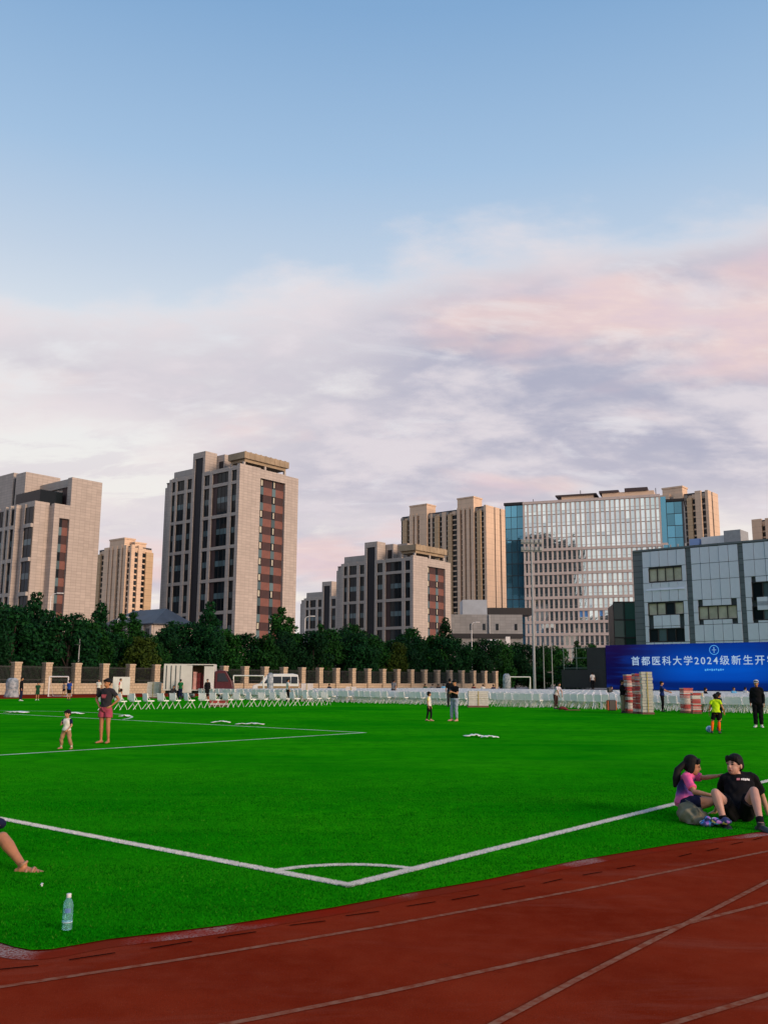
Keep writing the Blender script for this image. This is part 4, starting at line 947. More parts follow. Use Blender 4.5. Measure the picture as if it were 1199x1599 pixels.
van = thing('white_van', 'white minibus with tan lower side parked before the fence', 'van', (v0.x, 96, 0), rad(6)); van.scale = (0.9, 0.92, 1.0)
prof = [(-2.55, 0.35), (-2.60, 0.75), (-2.50, 1.02), (-1.78, 1.20), (-1.05, 2.02), (-0.6, 2.16), (1.9, 2.2), (2.45, 2.1), (2.62, 1.2), (2.62, 0.35)]
def extrude_profile(prof, y0, y1, tum=0.0):
    mb = MB(); n = len(prof); f = lambda x, z, y, s: (x, y+s*tum*max(0, (z-1.1)), z)
    mb.add([f(x, z, y0, 1) for x, z in prof]+[f(x, z, y1, -1) for x, z in prof], [tuple(range(n)), tuple(range(n, 2*n))[::-1]]+[((i+1) % n, i, n+i, n+(i+1) % n) for i in range(n)]); return mb
part('body', extrude_profile(prof, -0.92, 0.92, 0.10), M_VW, van, bevel=0.06)
part('lower_stripe', MB().box(-2.0, 2.58, -0.935, -0.925, 0.42, 0.95), M_TANP, van)
part('windscreen', MB().add([(-1.80, -0.80, 1.22), (-1.80, 0.80, 1.22), (-1.10, 0.74, 1.99), (-1.10, -0.74, 1.99)], [(0, 1, 2, 3)]), M_VG, van, (-0.03, 0, 0.012))
for (xa, xb, xt) in ((-1.35, -0.55, 0.55), (-0.45, 0.62, 0), (0.72, 1.62, 0), (1.72, 2.42, 0)):
    part('side_window', MB().add([(xa, -0.925, 1.22), (xb, -0.925, 1.22), (xb, -0.868, 1.90), (xa+xt, -0.868, 1.90)], [(0, 1, 2, 3)]), M_VG, van, (0, -0.012, 0))
for x in (-1.62, 1.55):
    for y in (-0.84, 0.84): wheel(van, x, y)
for y in (-0.68, 0.68): part('headlight', MB().box(-2.63, -2.5, y-0.2, y+0.2, 0.72, 0.95), M_LAMP, van, bevel=0.03)
part('bumper', MB().box(-2.72, -2.5, -0.9, 0.9, 0.32, 0.62), mat('dark bumper', (0.05, 0.05, 0.05), 0.5), van, bevel=0.04)
part('mirror', MB().box(-1.5, -1.38, -1.15, -0.95, 1.25, 1.5), M_VW, van); part('tail_light', MB().box(2.6, 2.635, -0.9, -0.75, 0.9, 1.5), M_TAIL, van)

tr0 = at(298, 1060, 78)
trk = thing('box_truck', 'white box truck with its cargo doors open and red cab at right', 'truck', (tr0.x, 78, 0), rad(4))
M_BOX = mat('truck white panel', (0.62, 0.60, 0.57), 0.5, 0.06, 1.0)
bx_ = MB(); bx_.box(-2.1, 2.0, 0.9, 0.98, 0.75, 2.75); bx_.box(-2.1, 2.0, -0.9, 0.899, 0.68, 0.749); bx_.box(-2.1, 2.0, -0.9, 0.98, 2.751, 2.83); bx_.box(-2.1, -2.03, -0.9, 0.899, 0.751, 2.749); bx_.box(1.93, 2.0, -0.9, 0.899, 0.751, 2.749); bx_.box(-2.028, -0.25, -0.9, -0.83, 0.751, 2.749)
part('cargo_box', bx_, M_BOX, trk)
for k in range(5): part('locking_bar', MB().box(-1.9+k*0.38, -1.84+k*0.38, -0.94, -0.902, 0.8, 2.7), mat('dark bar', (0.05, 0.05, 0.055), 0.5), trk)
part('cargo_door', MB().box(-0.72, 0.22, -0.96, -0.905, 0.5, 2.72), M_BOX, trk); part('cargo_door', MB().box(1.2, 1.95, -1.0, -0.905, 0.76, 2.65), M_BOX, trk)
for k in range(3): part('cargo', MB().box(0.25+k*0.32, 0.52+k*0.32, -0.5+k*0.25, 0.3+k*0.2, 0.76, 2.2-0.1*k), (M_CARP, M_CARR, M_CARR)[k], trk)
part('cargo_lining', MB().box(-0.2, 1.9, 0.80, 0.895, 0.76, 2.70), mat('plywood lining', (0.17, 0.11, 0.06), 0.8), trk)
part('cab', extrude_profile([(2.06, 0.45), (2.06, 2.25), (2.4, 2.35), (2.95, 2.3), (3.45, 1.45), (3.55, 0.9), (3.55, 0.45)], -0.88, 0.88, 0.05), mat('red cab paint', (0.075, 0.008, 0.012), 0.35), trk, bevel=0.05)
part('cab_window', MB().add([(2.3, -0.89, 1.42), (3.2, -0.89, 1.42), (2.86, -0.85, 2.1), (2.3, -0.85, 2.1)], [(0, 1, 2, 3)]), M_VG, trk, (0, -0.012, 0)); part('windscreen', MB().add([(3.44, -0.75, 1.5), (3.44, 0.75, 1.5), (2.99, 0.7, 2.25), (2.99, -0.7, 2.25)], [(0, 1, 2, 3)]), M_VG, trk, (0.035, 0, 0.02))
part('chassis', MB().box(-2.0, 3.4, -0.4, 0.4, 0.42, 0.675), M_FRAME, trk)
for x in (-1.3, 2.75):
    for y in (-0.78, 0.78): wheel(trk, x, y, 0.38, 0.24)
# ================================================================== PEOPLE
def V(*a): return Vector(a)
tmp_scene = bpy.data.scenes.new('workbench')           # small scene in which the figures' surfaces are grown
def remesh(mb, voxel, name, mats, smooth=2, fold=0.0):
    me = mb.mesh('tmp'); o = bpy.data.objects.new('tmp', me); tmp_scene.collection.objects.link(o)
    md = o.modifiers.new('r', 'REMESH'); md.mode = 'VOXEL'; md.voxel_size = voxel; md.use_smooth_shade = True
    tmp_scene.view_layers[0].update(); dg = tmp_scene.view_layers[0].depsgraph
    out = bpy.data.meshes.new_from_object(o.evaluated_get(dg)); bpy.data.objects.remove(o); bpy.data.meshes.remove(me)
    bm = bmesh.new(); bm.from_mesh(out)
    for _ in range(smooth): bmesh.ops.smooth_vert(bm, verts=bm.verts, factor=0.5, use_axis_x=True, use_axis_y=True, use_axis_z=True)
    bm.to_mesh(out); bm.free()
    if fold:
        n_ = len(out.vertices); co = np.empty(n_*3); out.vertices.foreach_get('co', co); co = co.reshape(-1, 3); nr = np.empty(n_*3); out.vertex_normals.foreach_get('vector', nr); nr = nr.reshape(-1, 3)
        f = 2*PI/0.16; a = np.sin(co @ np.array([.5, .3, .9])*f+1.6*np.sin(co @ np.array([.8, -.6, .2])*f*.7)+co[:, 0]*9) + .6*np.sin(co @ np.array([-.7, .4, .6])*f*1.7+1.2*np.sin(co @ np.array([.1, .9, .5])*f))
        out.vertices.foreach_set('co', (co+nr*(a*fold)[:, None]).ravel()); out.update()
    out.polygons.foreach_set('use_smooth', [True]*len(out.polygons)); out.materials.clear()
    for m in mats: out.materials.append(m)
    out.name = name; return out
def skin_mat(name, col):
    m = mat(name, col, 0.55, 0.08, 12.0); b = m.node_tree.nodes['Principled BSDF']
    b.inputs['Subsurface Weight'].default_value = 0.08; b.inputs['Subsurface Radius'].default_value = (0.01, 0.004, 0.002); return m
SK = skin_mat('skin', (0.46, 0.215, 0.115)); SK2 = skin_mat('tanned skin', (0.43, 0.175, 0.080)); SKP = skin_mat('flushed skin', (0.50, 0.27, 0.20))
M_HAIR = mat('black hair', (0.006, 0.005, 0.005), 0.7, 0.3, 30.0, spec=0.2, bump=0.5, bscale=90)
def cloth(name, col, rough=0.9, var=0.08): return mat(name, col, rough, var, 9.0, bump=0.3, bscale=18.0, spec=0.12)
BLK = cloth('black cloth', (0.007, 0.007, 0.009)); CHAR = cloth('charcoal cloth', (0.030, 0.028, 0.034)); WHT = cloth('white cloth', (0.68, 0.66, 0.60)); NAVY = cloth('navy cloth', (0.010, 0.014, 0.045)); BLUE = cloth('royal blue cloth', (0.015, 0.06, 0.32)); JEAN = cloth('pale denim', (0.26, 0.31, 0.40))
RASP = cloth('raspberry cloth', (0.36, 0.062, 0.10)); LIME = cloth('lime bib', (0.52, 0.78, 0.012)); ORNG = cloth('orange sock', (0.85, 0.13, 0.012)); KHAKI = cloth('khaki cloth', (0.20, 0.18, 0.12)); GREEN = cloth('dark green cloth', (0.010, 0.06, 0.028)); GREY = cloth('grey cloth', (0.16, 0.16, 0.16)); PINK = cloth('pink cloth', (0.80, 0.115, 0.30)); TANC = cloth('tan cloth', (0.34, 0.20, 0.11)); YELW = cloth('pale yellow cloth', (0.72, 0.62, 0.22))
SHOE_W = mat('white shoe', (0.6, 0.6, 0.58), 0.6); SHOE_B = mat('black shoe', (0.012, 0.012, 0.014), 0.5); SHOE_T = mat('tan sandal', (0.40, 0.21, 0.12), 0.6); SHOE_P = mat('pink shoe', (0.55, 0.28, 0.20), 0.6)
M_LIP = mat('lips', (0.30, 0.08, 0.06), 0.5); M_EYE = mat('dark eye', (0.01, 0.008, 0.007), 0.25)

def base_joints():
    j = dict(pel=V(0, 0, .525), nek=V(0, .012, .828), hed=V(0, -.004, .925))
    for n, s in (('L', 1), ('R', -1)):
        j['hip'+n] = V(s*.052, 0, .505); j['kne'+n] = V(s*.056, -.012, .283); j['ank'+n] = V(s*.058, .012, .042)
        j['sho'+n] = V(s*.098, .004, .800); j['elb'+n] = V(s*.132, .02, .635); j['wri'+n] = V(s*.142, -.03, .495)
    return j
def tube_to(mb, pts, rs, n=10, first=True, last=True):
    mb.tube(pts, rs, n)
    if first: mb.ball(pts[0], rs[0] if not hasattr(rs[0], '__len__') else min(rs[0]), n, 6)
    if last: mb.ball(pts[-1], rs[-1] if not hasattr(rs[-1], '__len__') else min(rs[-1]), n, 6)
def torso_st(j, H, f0, f1, infl, fat=1.0):
    pel, nek = j['pel'], j['nek']; ax = nek-pel
    hipv = (j['hipL']-j['hipR']).normalized(); shv = (j['shoL']-j['shoR']).normalized()
    prof = [(-.16, .070, .056), (-.04, .094, .068), (.10, .093, .067), (.33, .077, .056), (.6, .090, .063), (.82, .097, .056), (.93, .080, .046), (1.0, .046, .038)]
    fs = sorted(set([f0, f1]+[p[0] for p in prof if f0 < p[0] < f1])); pts, rs, sd = [], [], []
    bend = j.get('bend', V(0, 0, 0))
    for f in fs:
        rx = np.interp(f, [p[0] for p in prof], [p[1] for p in prof]); ry = np.interp(f, [p[0] for p in prof], [p[2] for p in prof])
        pts.append(pel+ax*f+bend*(max(0, f)*(1-min(1, f))*4)); rs.append(((rx*fat+infl)*H, (ry*fat+infl)*H)); sd.append(hipv.lerp(shv, min(1, max(0, f))))
    return pts, rs, sd
def hand(mb, wr, d, palm_n, H, curl=0.35, k=1.0, spread=0.10, thumb_side=1):
    """palm plus five fingers of different lengths; d along the hand, palm_n out of the palm"""
    d = d.normalized(); s = d.cross(palm_n).normalized()*thumb_side; n = s.cross(d).normalized()*thumb_side; k *= H
    if n.dot(palm_n) < 0: n = -n
    c = wr+d*.030*k
    mb.tube([wr-d*.006*k, wr+d*.012*k, c, wr+d*.056*k], [(.013*k, .012*k), (.018*k, .013*k), (.023*k, .0115*k), (.022*k, .009*k)], 10, side=s)
    for q, ln in zip((-1.5, -.5, .5, 1.5), (.036, .044, .047, .041)):
        b = wr+d*.052*k+s*q*.0112*k; dd = (d+s*q*spread*0.5).normalized(); a1 = curl*0.7; a2 = curl*1.7
        m1 = b+(dd*math.cos(a1)+n*math.sin(a1))*ln*.55*k; m2 = m1+(dd*math.cos(a2)+n*math.sin(a2))*ln*.5*k
        tube_to(mb, [b, m1, m2], [.0056*k, .0052*k, .0042*k], 7)
    b = wr+d*.016*k+s*.018*k; m1 = b+(d*.55+s*.75+n*.35).normalized()*.026*k; m2 = m1+(d*.85+s*.25+n*.3).normalized()*.024*k
    tube_to(mb, [b, m1, m2], [.0075*k, .0066*k, .005*k], 7)
def foot(mb, ank, toe, H, infl=0.0, up=V(0, 0, 1), sole=False):
    t = toe.normalized(); i = infl*H
    h = ank-t*.030*H-up*.026*H
    mb.tube([h-up*.004*H, h+t*.035*H+up*.004*H, h+t*.085*H-up*.002*H, h+t*.125*H-up*.008*H, h+t*.143*H-up*.010*H], [(.018*H+i, .018*H+i), (.021*H+i, .022*H+i), (.026*H+i, .0175*H+i), (.025*H+i, .011*H+i), (.014*H+i, .008*H+i)], 12, side=t.cross(up))
    mb.ball(h, .018*H+i, 10, 6); mb.tube([h+t*.02*H, ank, ank+up*.02*H], [.021*H+i, .021*H+i, .020*H+i], 10)
def person(name, label, loc, rz, H, wear, J=None, face=(0, 0), hs=1.0, voxel=0.014, skin=SK, hair='short', near=False, fat=1.0, absolute=False, curl=(.35, .35), palm=None, handdir=None, toes=None, group=None, hair_m=None, lean=None):
    """wear: dict part -> (material, extent); joints in units of height (or metres when absolute)"""
    j = base_joints()
    if J: j.update({k: Vector(v) for k, v in J.items()})
    S = 1.0 if absolute else H
    j = {k: v*S for k, v in j.items()}
    j['bend'] = j.get('bend', V(0, 0, 0)) if absolute else j.get('bend', V(0, 0, 0))
    root = thing(name, label, 'person', loc, rz, group)
    b = MB()
    p, r, s = torso_st(j, H, -.16, 1.0, 0, fat); b.tube(p, r, 16, side=s)
    for n, sg in (('L', 1), ('R', -1)):
        hip, kn, an, sh, el, wr = (j[q+n] for q in ('hip', 'kne', 'ank', 'sho', 'elb', 'wri'))
        tube_to(b, [hip, hip.lerp(kn, .45), kn], [.050*H*fat, .045*H*fat, .031*H], 12)
        back = (kn-hip).cross((an-kn).cross(kn-hip)); back = back.normalized() if back.length > 1e-5 else V(0, 1, 0)
        if (an-kn).normalized().dot(back) < 0: back = -back
        tube_to(b, [kn, kn.lerp(an, .28)+V(0, 0, 0), kn.lerp(an, .6), an], [.030*H, .0325*H, .024*H, .0185*H], 12)
        tube_to(b, [sh, sh.lerp(el, .5), el], [.030*H*fat, .0255*H*fat, .0205*H], 10); tube_to(b, [el, el.lerp(wr, .3), wr], [.0205*H, .0215*H, .0135*H], 10)
        toe = (toes or {}).get(n, V(sg*.25, -1, 0)); foot(b, an, Vector(toe), H, 0, V(0, 0, 1))
        hd = Vector((handdir or {}).get(n, wr-el)); pn = Vector((palm or {}).get(n, V(-sg, 0, 0)))
        hand(b, wr, hd, pn, H, curl[0 if n == 'L' else 1], 1.0 if hs < 1.2 else 1.1, thumb_side=1 if n == 'L' else -1)
    hc = j['hed']; k = H*hs; Mx = Matrix.Rotation(rad(face[0]), 3, 'Z') @ Matrix.Rotation(rad(face[1]), 3, 'X')
    if lean is not None: Mx = lean @ Mx
    P_ = lambda x, y, z: hc + Mx @ V(x*k, y*k, z*k)
    tube_to(b, [j['nek']-V(0, 0, .012*H), P_(0, .014, -.045)], [.031*H, .029*H], 12)
    b.ball(P_(0, .006, .012), (.0445*k, .056*k, .056*k), 16, 12, M=Mx); b.ball(P_(0, -.014, -.020), (.036*k, .038*k, .046*k), 14, 10, M=Mx); b.ball(P_(0, -.030, -.046), (.020*k, .018*k, .016*k), 10, 7, M=Mx)
    b.tube([P_(0, -.048, .008), P_(0, -.058, -.012), P_(0, -.050, -.017)], [.006*k, .009*k, .008*k], 8); b.ball(P_(0, -.058, -.012), .008*k, 8, 6)
    for sx in (-1, 1): b.ball(P_(sx*.046, .010, -.006), (.006*k, .011*k, .017*k), 8, 6, M=Mx); b.ball(P_(sx*.02, -.044, .012), (.012*k, .007*k, .005*k), 8, 5, M=Mx)
    b.ball(P_(0, -.049, -.032), (.015*k, .006*k, .007*k), 8, 5, M=Mx)
    link('body', remesh(b, voxel, 'body', [skin], 2), root)
    if near:
        for sx in (-1, 1): part('eye', MB().ball(P_(sx*.0185, -.0475, .004), (.0085*k, .0035*k, .0042*k), 10, 6, M=Mx), M_EYE, root, smooth=True); part('eyebrow', MB().ball(P_(sx*.020, -.0505, .0185), (.013*k, .003*k, .003*k), 8, 5, M=Mx), M_HAIR, root, smooth=True)
        part('mouth', MB().ball(P_(0, -.0545, -.033), (.014*k, .003*k, .0036*k), 10, 6, M=Mx), M_LIP, root, smooth=True)
    h = MB()
    h.ball(P_(0, .015, .026), (.051*k, .056*k, .052*k), 16, 10, M=Mx); h.ball(P_(0, .034, .0), (.045*k, .036*k, .050*k), 14, 9, M=Mx)
    for q in range(7): h.ball(P_(-.036+.012*q, -.020-.020*math.sqrt(max(0, 1-((q-3)/3.4)**2)), .038+.004*(q % 2)), (.012*k, .011*k, .022*k), 8, 6, M=Mx)
    if hair == 'short':
        for sx in (-1, 1): h.ball(P_(sx*.043, -.008, .022), (.008*k, .020*k, .022*k), 8, 6, M=Mx); h.ball(P_(sx*.043, .030, .0), (.009*k, .018*k, .026*k), 8, 6, M=Mx)
    if hair in ('long', 'pony', 'bob'):
        for sx in (-1, 1): h.ball(P_(sx*.043, .012, -.012), (.013*k, .030*k, .050*k), 10, 7, M=Mx)
    if hair == 'long': tube_to(h, [P_(0, .04, .0), P_(0, .050, -.07), P_(0, .05, -.15)], [(.046*k, .026*k), (.045*k, .022*k), (.026*k, .012*k)], 12)
    if hair == 'bun': h.ball(P_(0, .062, .035), .026*k, 10, 7)
    if hair == 'pony': pass
    link('hair', remesh(h, voxel*0.8, 'hair', [hair_m or M_HAIR], 1), root)
    if 'cap' in wear:
        c = MB(); c.ball(P_(0, .012, .038), (.055*k, .061*k, .048*k), 14, 8, M=Mx); c.tube([P_(0, -.03, .040), P_(0, -.085, .030)], [(.045*k, .006*k), (.038*k, .004*k)], 12, side=Mx @ V(1, 0, 0)); part('cap', c, wear['cap'][0], root, smooth=True)
    # clothes
    if 'shirt' in wear:
        m_, hem, slv = wear['shirt'][:3]; ob = wear['shirt'][3] if len(wear['shirt']) > 3 else None
        g = MB(); p, r, s = torso_st(j, H, hem, .965, .011, fat); g.tube(p, r, 18, side=s)
        g.tube([j['shoR'].lerp(j['nek'], .1), j['shoR'].lerp(j['shoL'], .5).lerp(j['nek'], .25), j['shoL'].lerp(j['nek'], .1)], [.040*H*fat, .046*H*fat, .040*H*fat], 12)
        for n in 'LR':
            sh, el, wr = j['sho'+n], j['elb'+n], j['wri'+n]
            tgt = g if ob is None else MB()
            tgt.ball(sh, .037*H*fat, 12, 8)
            if slv <= 1: tgt.tube([sh, sh.lerp(el, slv)], [.037*H*fat, .036*H*fat], 12)
            else:
                tgt.tube([sh, el], [.036*H*fat, .030*H], 12); tgt.ball(el, .0295*H, 10, 7); tgt.tube([el, el.lerp(wr, slv-1)], [.0285*H, .023*H], 12)
            if ob is not None: link('sleeve', remesh(tgt, voxel*.9, 'sleeve', [ob], 2, .0032), root)
        link('shirt', remesh(g, voxel, 'shirt', [m_], 2, .0042), root)
    if 'legs' in wear:
        m_, ln, loose = wear['legs']; g = MB(); p, r, s = torso_st(j, H, -.15, .14, .010, fat); g.tube(p, r, 18, side=s)
        for n in 'LR':
            hip, kn, an = j['hip'+n], j['kne'+n], j['ank'+n]; g.ball(hip, .058*H*fat, 12, 8)
            if ln <= 1: g.tube([hip, hip.lerp(kn, ln)], [.058*H*fat, (.058-.014*ln+loose)*H*fat], 14)
            else:
                g.tube([hip, hip.lerp(kn, .5), kn], [.058*H*fat, .053*H*fat, (.038+loose)*H], 14); g.ball(kn, (.0375+loose)*H, 12, 8); g.tube([kn, kn.lerp(an, .35), kn.lerp(an, ln-1)], [(.037+loose)*H, (.038+loose)*H, (.028+loose)*H], 14)
        link('trousers' if ln > 1 else 'shorts', remesh(g, voxel, 'shorts', [m_], 2, .0040), root)
    if 'sock' in wear:
        m_, up_ = wear['sock']
        for n in 'LR':
            g = MB(); kn, an = j['kne'+n], j['ank'+n]; g.tube([an.lerp(kn, up_), an.lerp(kn, up_*.6), an], [.036*H if up_ > .5 else .027*H, .034*H if up_ > .5 else .025*H, .024*H], 12); part('sock', g, m_, root, smooth=True)
    if 'shoe' in wear:
        for n, sg in (('L', 1), ('R', -1)):
            g = MB(); toe = Vector((toes or {}).get(n, V(sg*.25, -1, 0))); foot(g, j['ank'+n]-V(0, 0, .002*H), toe, H, .005); link('shoe', remesh(g, voxel*.8, 'shoe', [wear['shoe'][0]], 1), root)
    return root, j
def print_patch(root, j, H, m, w_, z0, z1, rows, fill=0.8, infl=.016, y_off=0.0, skew=0.0):
    """small printed marks on the chest of a shirt"""
    ax = j['nek']-j['pel']; mb = MB(); sv = (j['shoL']-j['shoR']).normalized(); up = ax.normalized(); nn = sv.cross(up).normalized()
    if nn.y > 0 and abs(nn.y) > .2: nn = -nn
    for (u0, u1, v0, v1) in rows:
        f = (v0+v1)/2; rx, ry = .094*H, (.061+infl)*H; vs = []
        for (u, v) in ((u0, v0), (u1, v0), (u1, v1), (u0, v1)):
            x = u*H; yy = ry*math.sqrt(max(0.05, 1-(x/(rx+.02*H))**2)); vs.append(j['pel']+ax*v+sv*x+nn*(yy+.004*H+y_off*H))
        mb.add(vs, [(0, 1, 2, 3)])
    part('print', mb, m, root)

# --- woman with hands on hips, and the toddler in front of her
p = G(162, 1162); F1 = 14
JW = dict(elbL=(.205, .035, .672), wriL=(.112, -.022, .575), elbR=(-.205, .035, .672), wriR=(-.112, -.022, .575), kneL=(.062, -.01, .283), ankL=(.068, .012, .042), kneR=(-.056, -.01, .283), ankR=(-.062, .012, .042))
r_, j_ = person('person', 'woman in charcoal t-shirt and raspberry shorts standing barefoot with hands on hips', (p.x, p.y, .025), rad(-16), 1.60, {'shirt': (CHAR, .06, .62), 'legs': (RASP, .52, .016)}, JW, (-12, 6), 1.0, .010, SK2, 'bun', True, 1.02,
       palm={'L': (-1, 0, 0), 'R': (1, 0, 0)}, handdir={'L': (-.45, -.6, -.5), 'R': (.45, -.6, -.5)}, curl=(.7, .7))
print_patch(r_, j_, 1.60, cloth('coral print', (0.55, 0.10, 0.13)), .1, 0, 0, [(-.045, .045, .66, .72), (-.038, .038, .58, .645), (-.03, .032, .54, .565)], infl=.022)
p = G(102, 1172)
JT = dict(kneL=(.11, -.02, .26), ankL=(.165, .015, .055), kneR=(-.11, -.03, .26), ankR=(-.14, .02, .055), elbR=(-.135, -.07, .60), wriR=(-.075, -.145, .655), elbL=(.150, -.02, .585), wriL=(.105, -.10, .50), hipL=(.055, 0, .45), hipR=(-.055, 0, .45), pel=(0, 0, .47), nek=(0, .005, .745), hed=(0, -.008, .875), shoL=(.098, 0, .72), shoR=(-.098, 0, .72))
person('person', 'toddler in pale shirt and tan trousers walking on the thin pitch line', (p.x, p.y, .025), rad(-14), .90, {'shirt': (WHT, -.05, .7, NAVY), 'legs': (TANC, 1.82, .010), 'sock': (WHT, .22), 'shoe': (SHOE_T,)}, JT, (-8, 6), 1.45, .0085, SK, 'short', True, 1.12)

# --- girl and woman with phone
p = G(670, 1127)
person('person', 'small girl in pale top and black leggings beside the woman with the phone', (p.x, p.y, .025), rad(70), 1.13, {'shirt': (WHT, -.10, .6, YELW), 'legs': (BLK, 1.9, .0), 'shoe': (SHOE_P,)}, dict(kneL=(.05, -.06, .283), ankL=(.05, -.05, .042), kneR=(-.05, .03, .283), ankR=(-.05, .08, .05)), (0, 8), 1.22, .012, SK, 'bob', False)
p = G(710, 1127)
rw, jw = person('person', 'woman in black t-shirt and pale jeans looking down at her phone', (p.x, p.y, .025), rad(-48), 1.62, {'shirt': (BLK, .04, .62), 'legs': (JEAN, 1.92, .006), 'shoe': (SHOE_P,)}, dict(elbL=(.125, -.03, .655), wriL=(.055, -.14, .70), elbR=(-.125, -.03, .655), wriR=(-.05, -.14, .69), ankR=(-.085, -.02, .042), kneR=(-.07, -.03, .283)), (10, 18), 1.0, .013, SK, 'bun', False, curl=(.8, .8))
ph = part('phone', MB().box(-.04, .04, -.006, .006, -.075, .075), SHOE_B, None, None, bevel=.004)
pw = rw.matrix_basis @ V(.003, -.185*1.62, .735*1.62); ph.location = pw; ph.rotation_euler = (rad(-40), 0, rad(-48)); tag(ph, 'dark phone in the hands of the woman in black t-shirt', 'phone')

# --- children playing by the right, man in black
p = G(1120, 1147)
person('person', 'boy in lime bib with orange socks dribbling the blue ball', (p.x, p.y, .025), rad(158), 1.24, {'shirt': (LIME, -.02, .5), 'legs': (BLK, .75, .012), 'sock': (ORNG, .98), 'shoe': (SHOE_B,)}, dict(kneR=(.045-.10, -.05, .285), ankR=(-.05, -.02, .05), kneL=(.10, -.02, .29), ankL=(.12, .10, .055), elbL=(.16, .01, .63), wriL=(.17, -.03, .50), elbR=(-.16, .0, .64), wriR=(-.19, -.05, .52), pel=(0, .02, .515), nek=(0, -.03, .81), hed=(0, -.05, .90)), (25, 12), 1.18, .010, SK2, 'short', False)
p2 = G(1132, 1144)
person('person', 'boy in black sports kit chasing behind the lime bib', (p2.x, p2.y+.5, .025), rad(120), 1.26, {'shirt': (NAVY, -.02, 1.7), 'legs': (BLK, .8, .012), 'sock': (BLK, .9), 'shoe': (SHOE_B,)}, dict(kneL=(.06, -.12, .30), ankL=(.06, -.02, .08), kneR=(-.06, .02, .28), ankR=(-.06, .12, .06), elbL=(.19, .03, .68), wriL=(.27, -.02, .58), nek=(0, -.03, .82), hed=(0, -.04, .915)), (0, 5), 1.15, .012, SK2, 'short')
p = G(1185, 1137)
person('person', 'man in black jacket and trousers with pale cap standing at right edge', (p.x, p.y, .025), rad(-26), 1.66, {'shirt': (BLK, -.06, 1.95), 'legs': (BLK, 1.93, .012), 'shoe': (SHOE_W,), 'cap': (cloth('grey cap', (.42, .43, .44)),)}, dict(elbL=(.135, .0, .635), wriL=(.135, -.05, .50), elbR=(-.135, .0, .635), wriR=(-.135, -.05, .50)), (0, 12), 1.0, .013, SK2, 'short', fat=1.12)
# ball
bl = G(1108, 1146); bb = MB(); bb.ball((0, 0, .11), .11, 24, 16)
m_ball = mat('blue football', (0.03, 0.15, 0.42), 0.35, col2=(0.40, 0.55, 0.75), scale=9.0, detail=1)
o = part('football', bb, m_ball, None, (bl.x, bl.y, .025), smooth=True); tag(o, 'blue and white football at the feet of the lime bib', 'ball')

# --- people working among the chairs and along the far track
def far(px, py, label, rz, H, wear, J=None, dep=None, z=.015, **kw):
    q = G(px, py) if dep is None else V(at(px, 1060, dep).x, dep, 0)
    kw.setdefault('voxel', .018)
    return person('person', label, (q.x, q.y, z), rad(rz), H, wear, J, **kw)[0]
far(973, 1114, 'man in black jacket and khaki trousers behind the tall red carton stacks', 60, 1.68, {'shirt': (BLK, -.05, 1.9), 'legs': (KHAKI, 1.93, .012), 'shoe': (SHOE_B,)}, dict(elbR=(-.13, -.06, .66), wriR=(-.10, -.17, .66)))
far(1035, 1112, 'man in navy shirt and black trousers reaching to the right by the stage', 70, 1.62, {'shirt': (cloth('deep blue cloth', (.012, .03, .14)), -.02, .7), 'legs': (BLK, 1.93, .006), 'shoe': (SHOE_B,)}, dict(elbL=(.12, -.10, .70), wriL=(.11, -.22, .66), elbR=(-.12, -.10, .68), wriR=(-.10, -.24, .64)))
far(868, 1108, 'person in pale patterned top bending over a red bag among the chairs', 40, 1.58, {'shirt': (cloth('pale lilac print', (.52, .48, .54), .85, .35), -.06, .7), 'legs': (cloth('dark brown cloth', (.06, .03, .03)), 1.85, .0), 'shoe': (SHOE_B,)}, dict(nek=(0, -.13, .80), hed=(0, -.18, .88), shoL=(.098, -.12, .77), shoR=(-.098, -.12, .77), elbL=(.11, -.2, .63), wriL=(.09, -.23, .50), elbR=(-.11, -.2, .63), wriR=(-.09, -.23, .50)))
far(614, 1096, 'man in dark grey top bending over the chair rows', 150, 1.70, {'shirt': (GREY, -.05, .75), 'legs': (CHAR, .95, .014), 'shoe': (SHOE_B,)}, dict(nek=(.03, -.08, .81), hed=(.04, -.12, .90), shoL=(.125, -.08, .785), shoR=(-.07, -.08, .785), elbL=(.14, -.16, .66), wriL=(.12, -.22, .58)))
far(449, 1096, 'man in white top and black trousers at the chair rows near the van', 120, 1.66, {'shirt': (WHT, -.03, .7), 'legs': (BLK, 1.93, .008), 'shoe': (SHOE_B,)}, dict(elbL=(.13, -.08, .66), wriL=(.10, -.18, .64)))
far(702, 1100, 'dark-clothed person behind the woman with the phone', 180, 1.72, {'shirt': (BLK, -.05, .8), 'legs': (CHAR, 1.93, .008), 'shoe': (SHOE_B,)}, dep=58)
far(32, 1095, 'man in black standing beside the mottled covered tower at far left', 100, 1.68, {'shirt': (BLK, -.06, 1.8), 'legs': (NAVY, 1.93, .01), 'shoe': (SHOE_W,)})
far(58, 1094, 'child in green kit with white shoes by the far track', 20, 1.30, {'shirt': (GREEN, -.08, .6), 'legs': (GREEN, .9, .016), 'shoe': (SHOE_W,)}, hs=1.15)
far(99, 1088, 'child in grey top and yellow shoes running along the far track', 60, 1.25, {'shirt': (GREY, -.05, .5), 'legs': (BLK, .6, .012), 'shoe': (mat('yellow shoe', (.6, .5, .03), .6),)}, dict(kneL=(.05, -.11, .33), ankL=(.05, .02, .17), kneR=(-.05, .02, .28), ankR=(-.05, .11, .06)), hs=1.15)
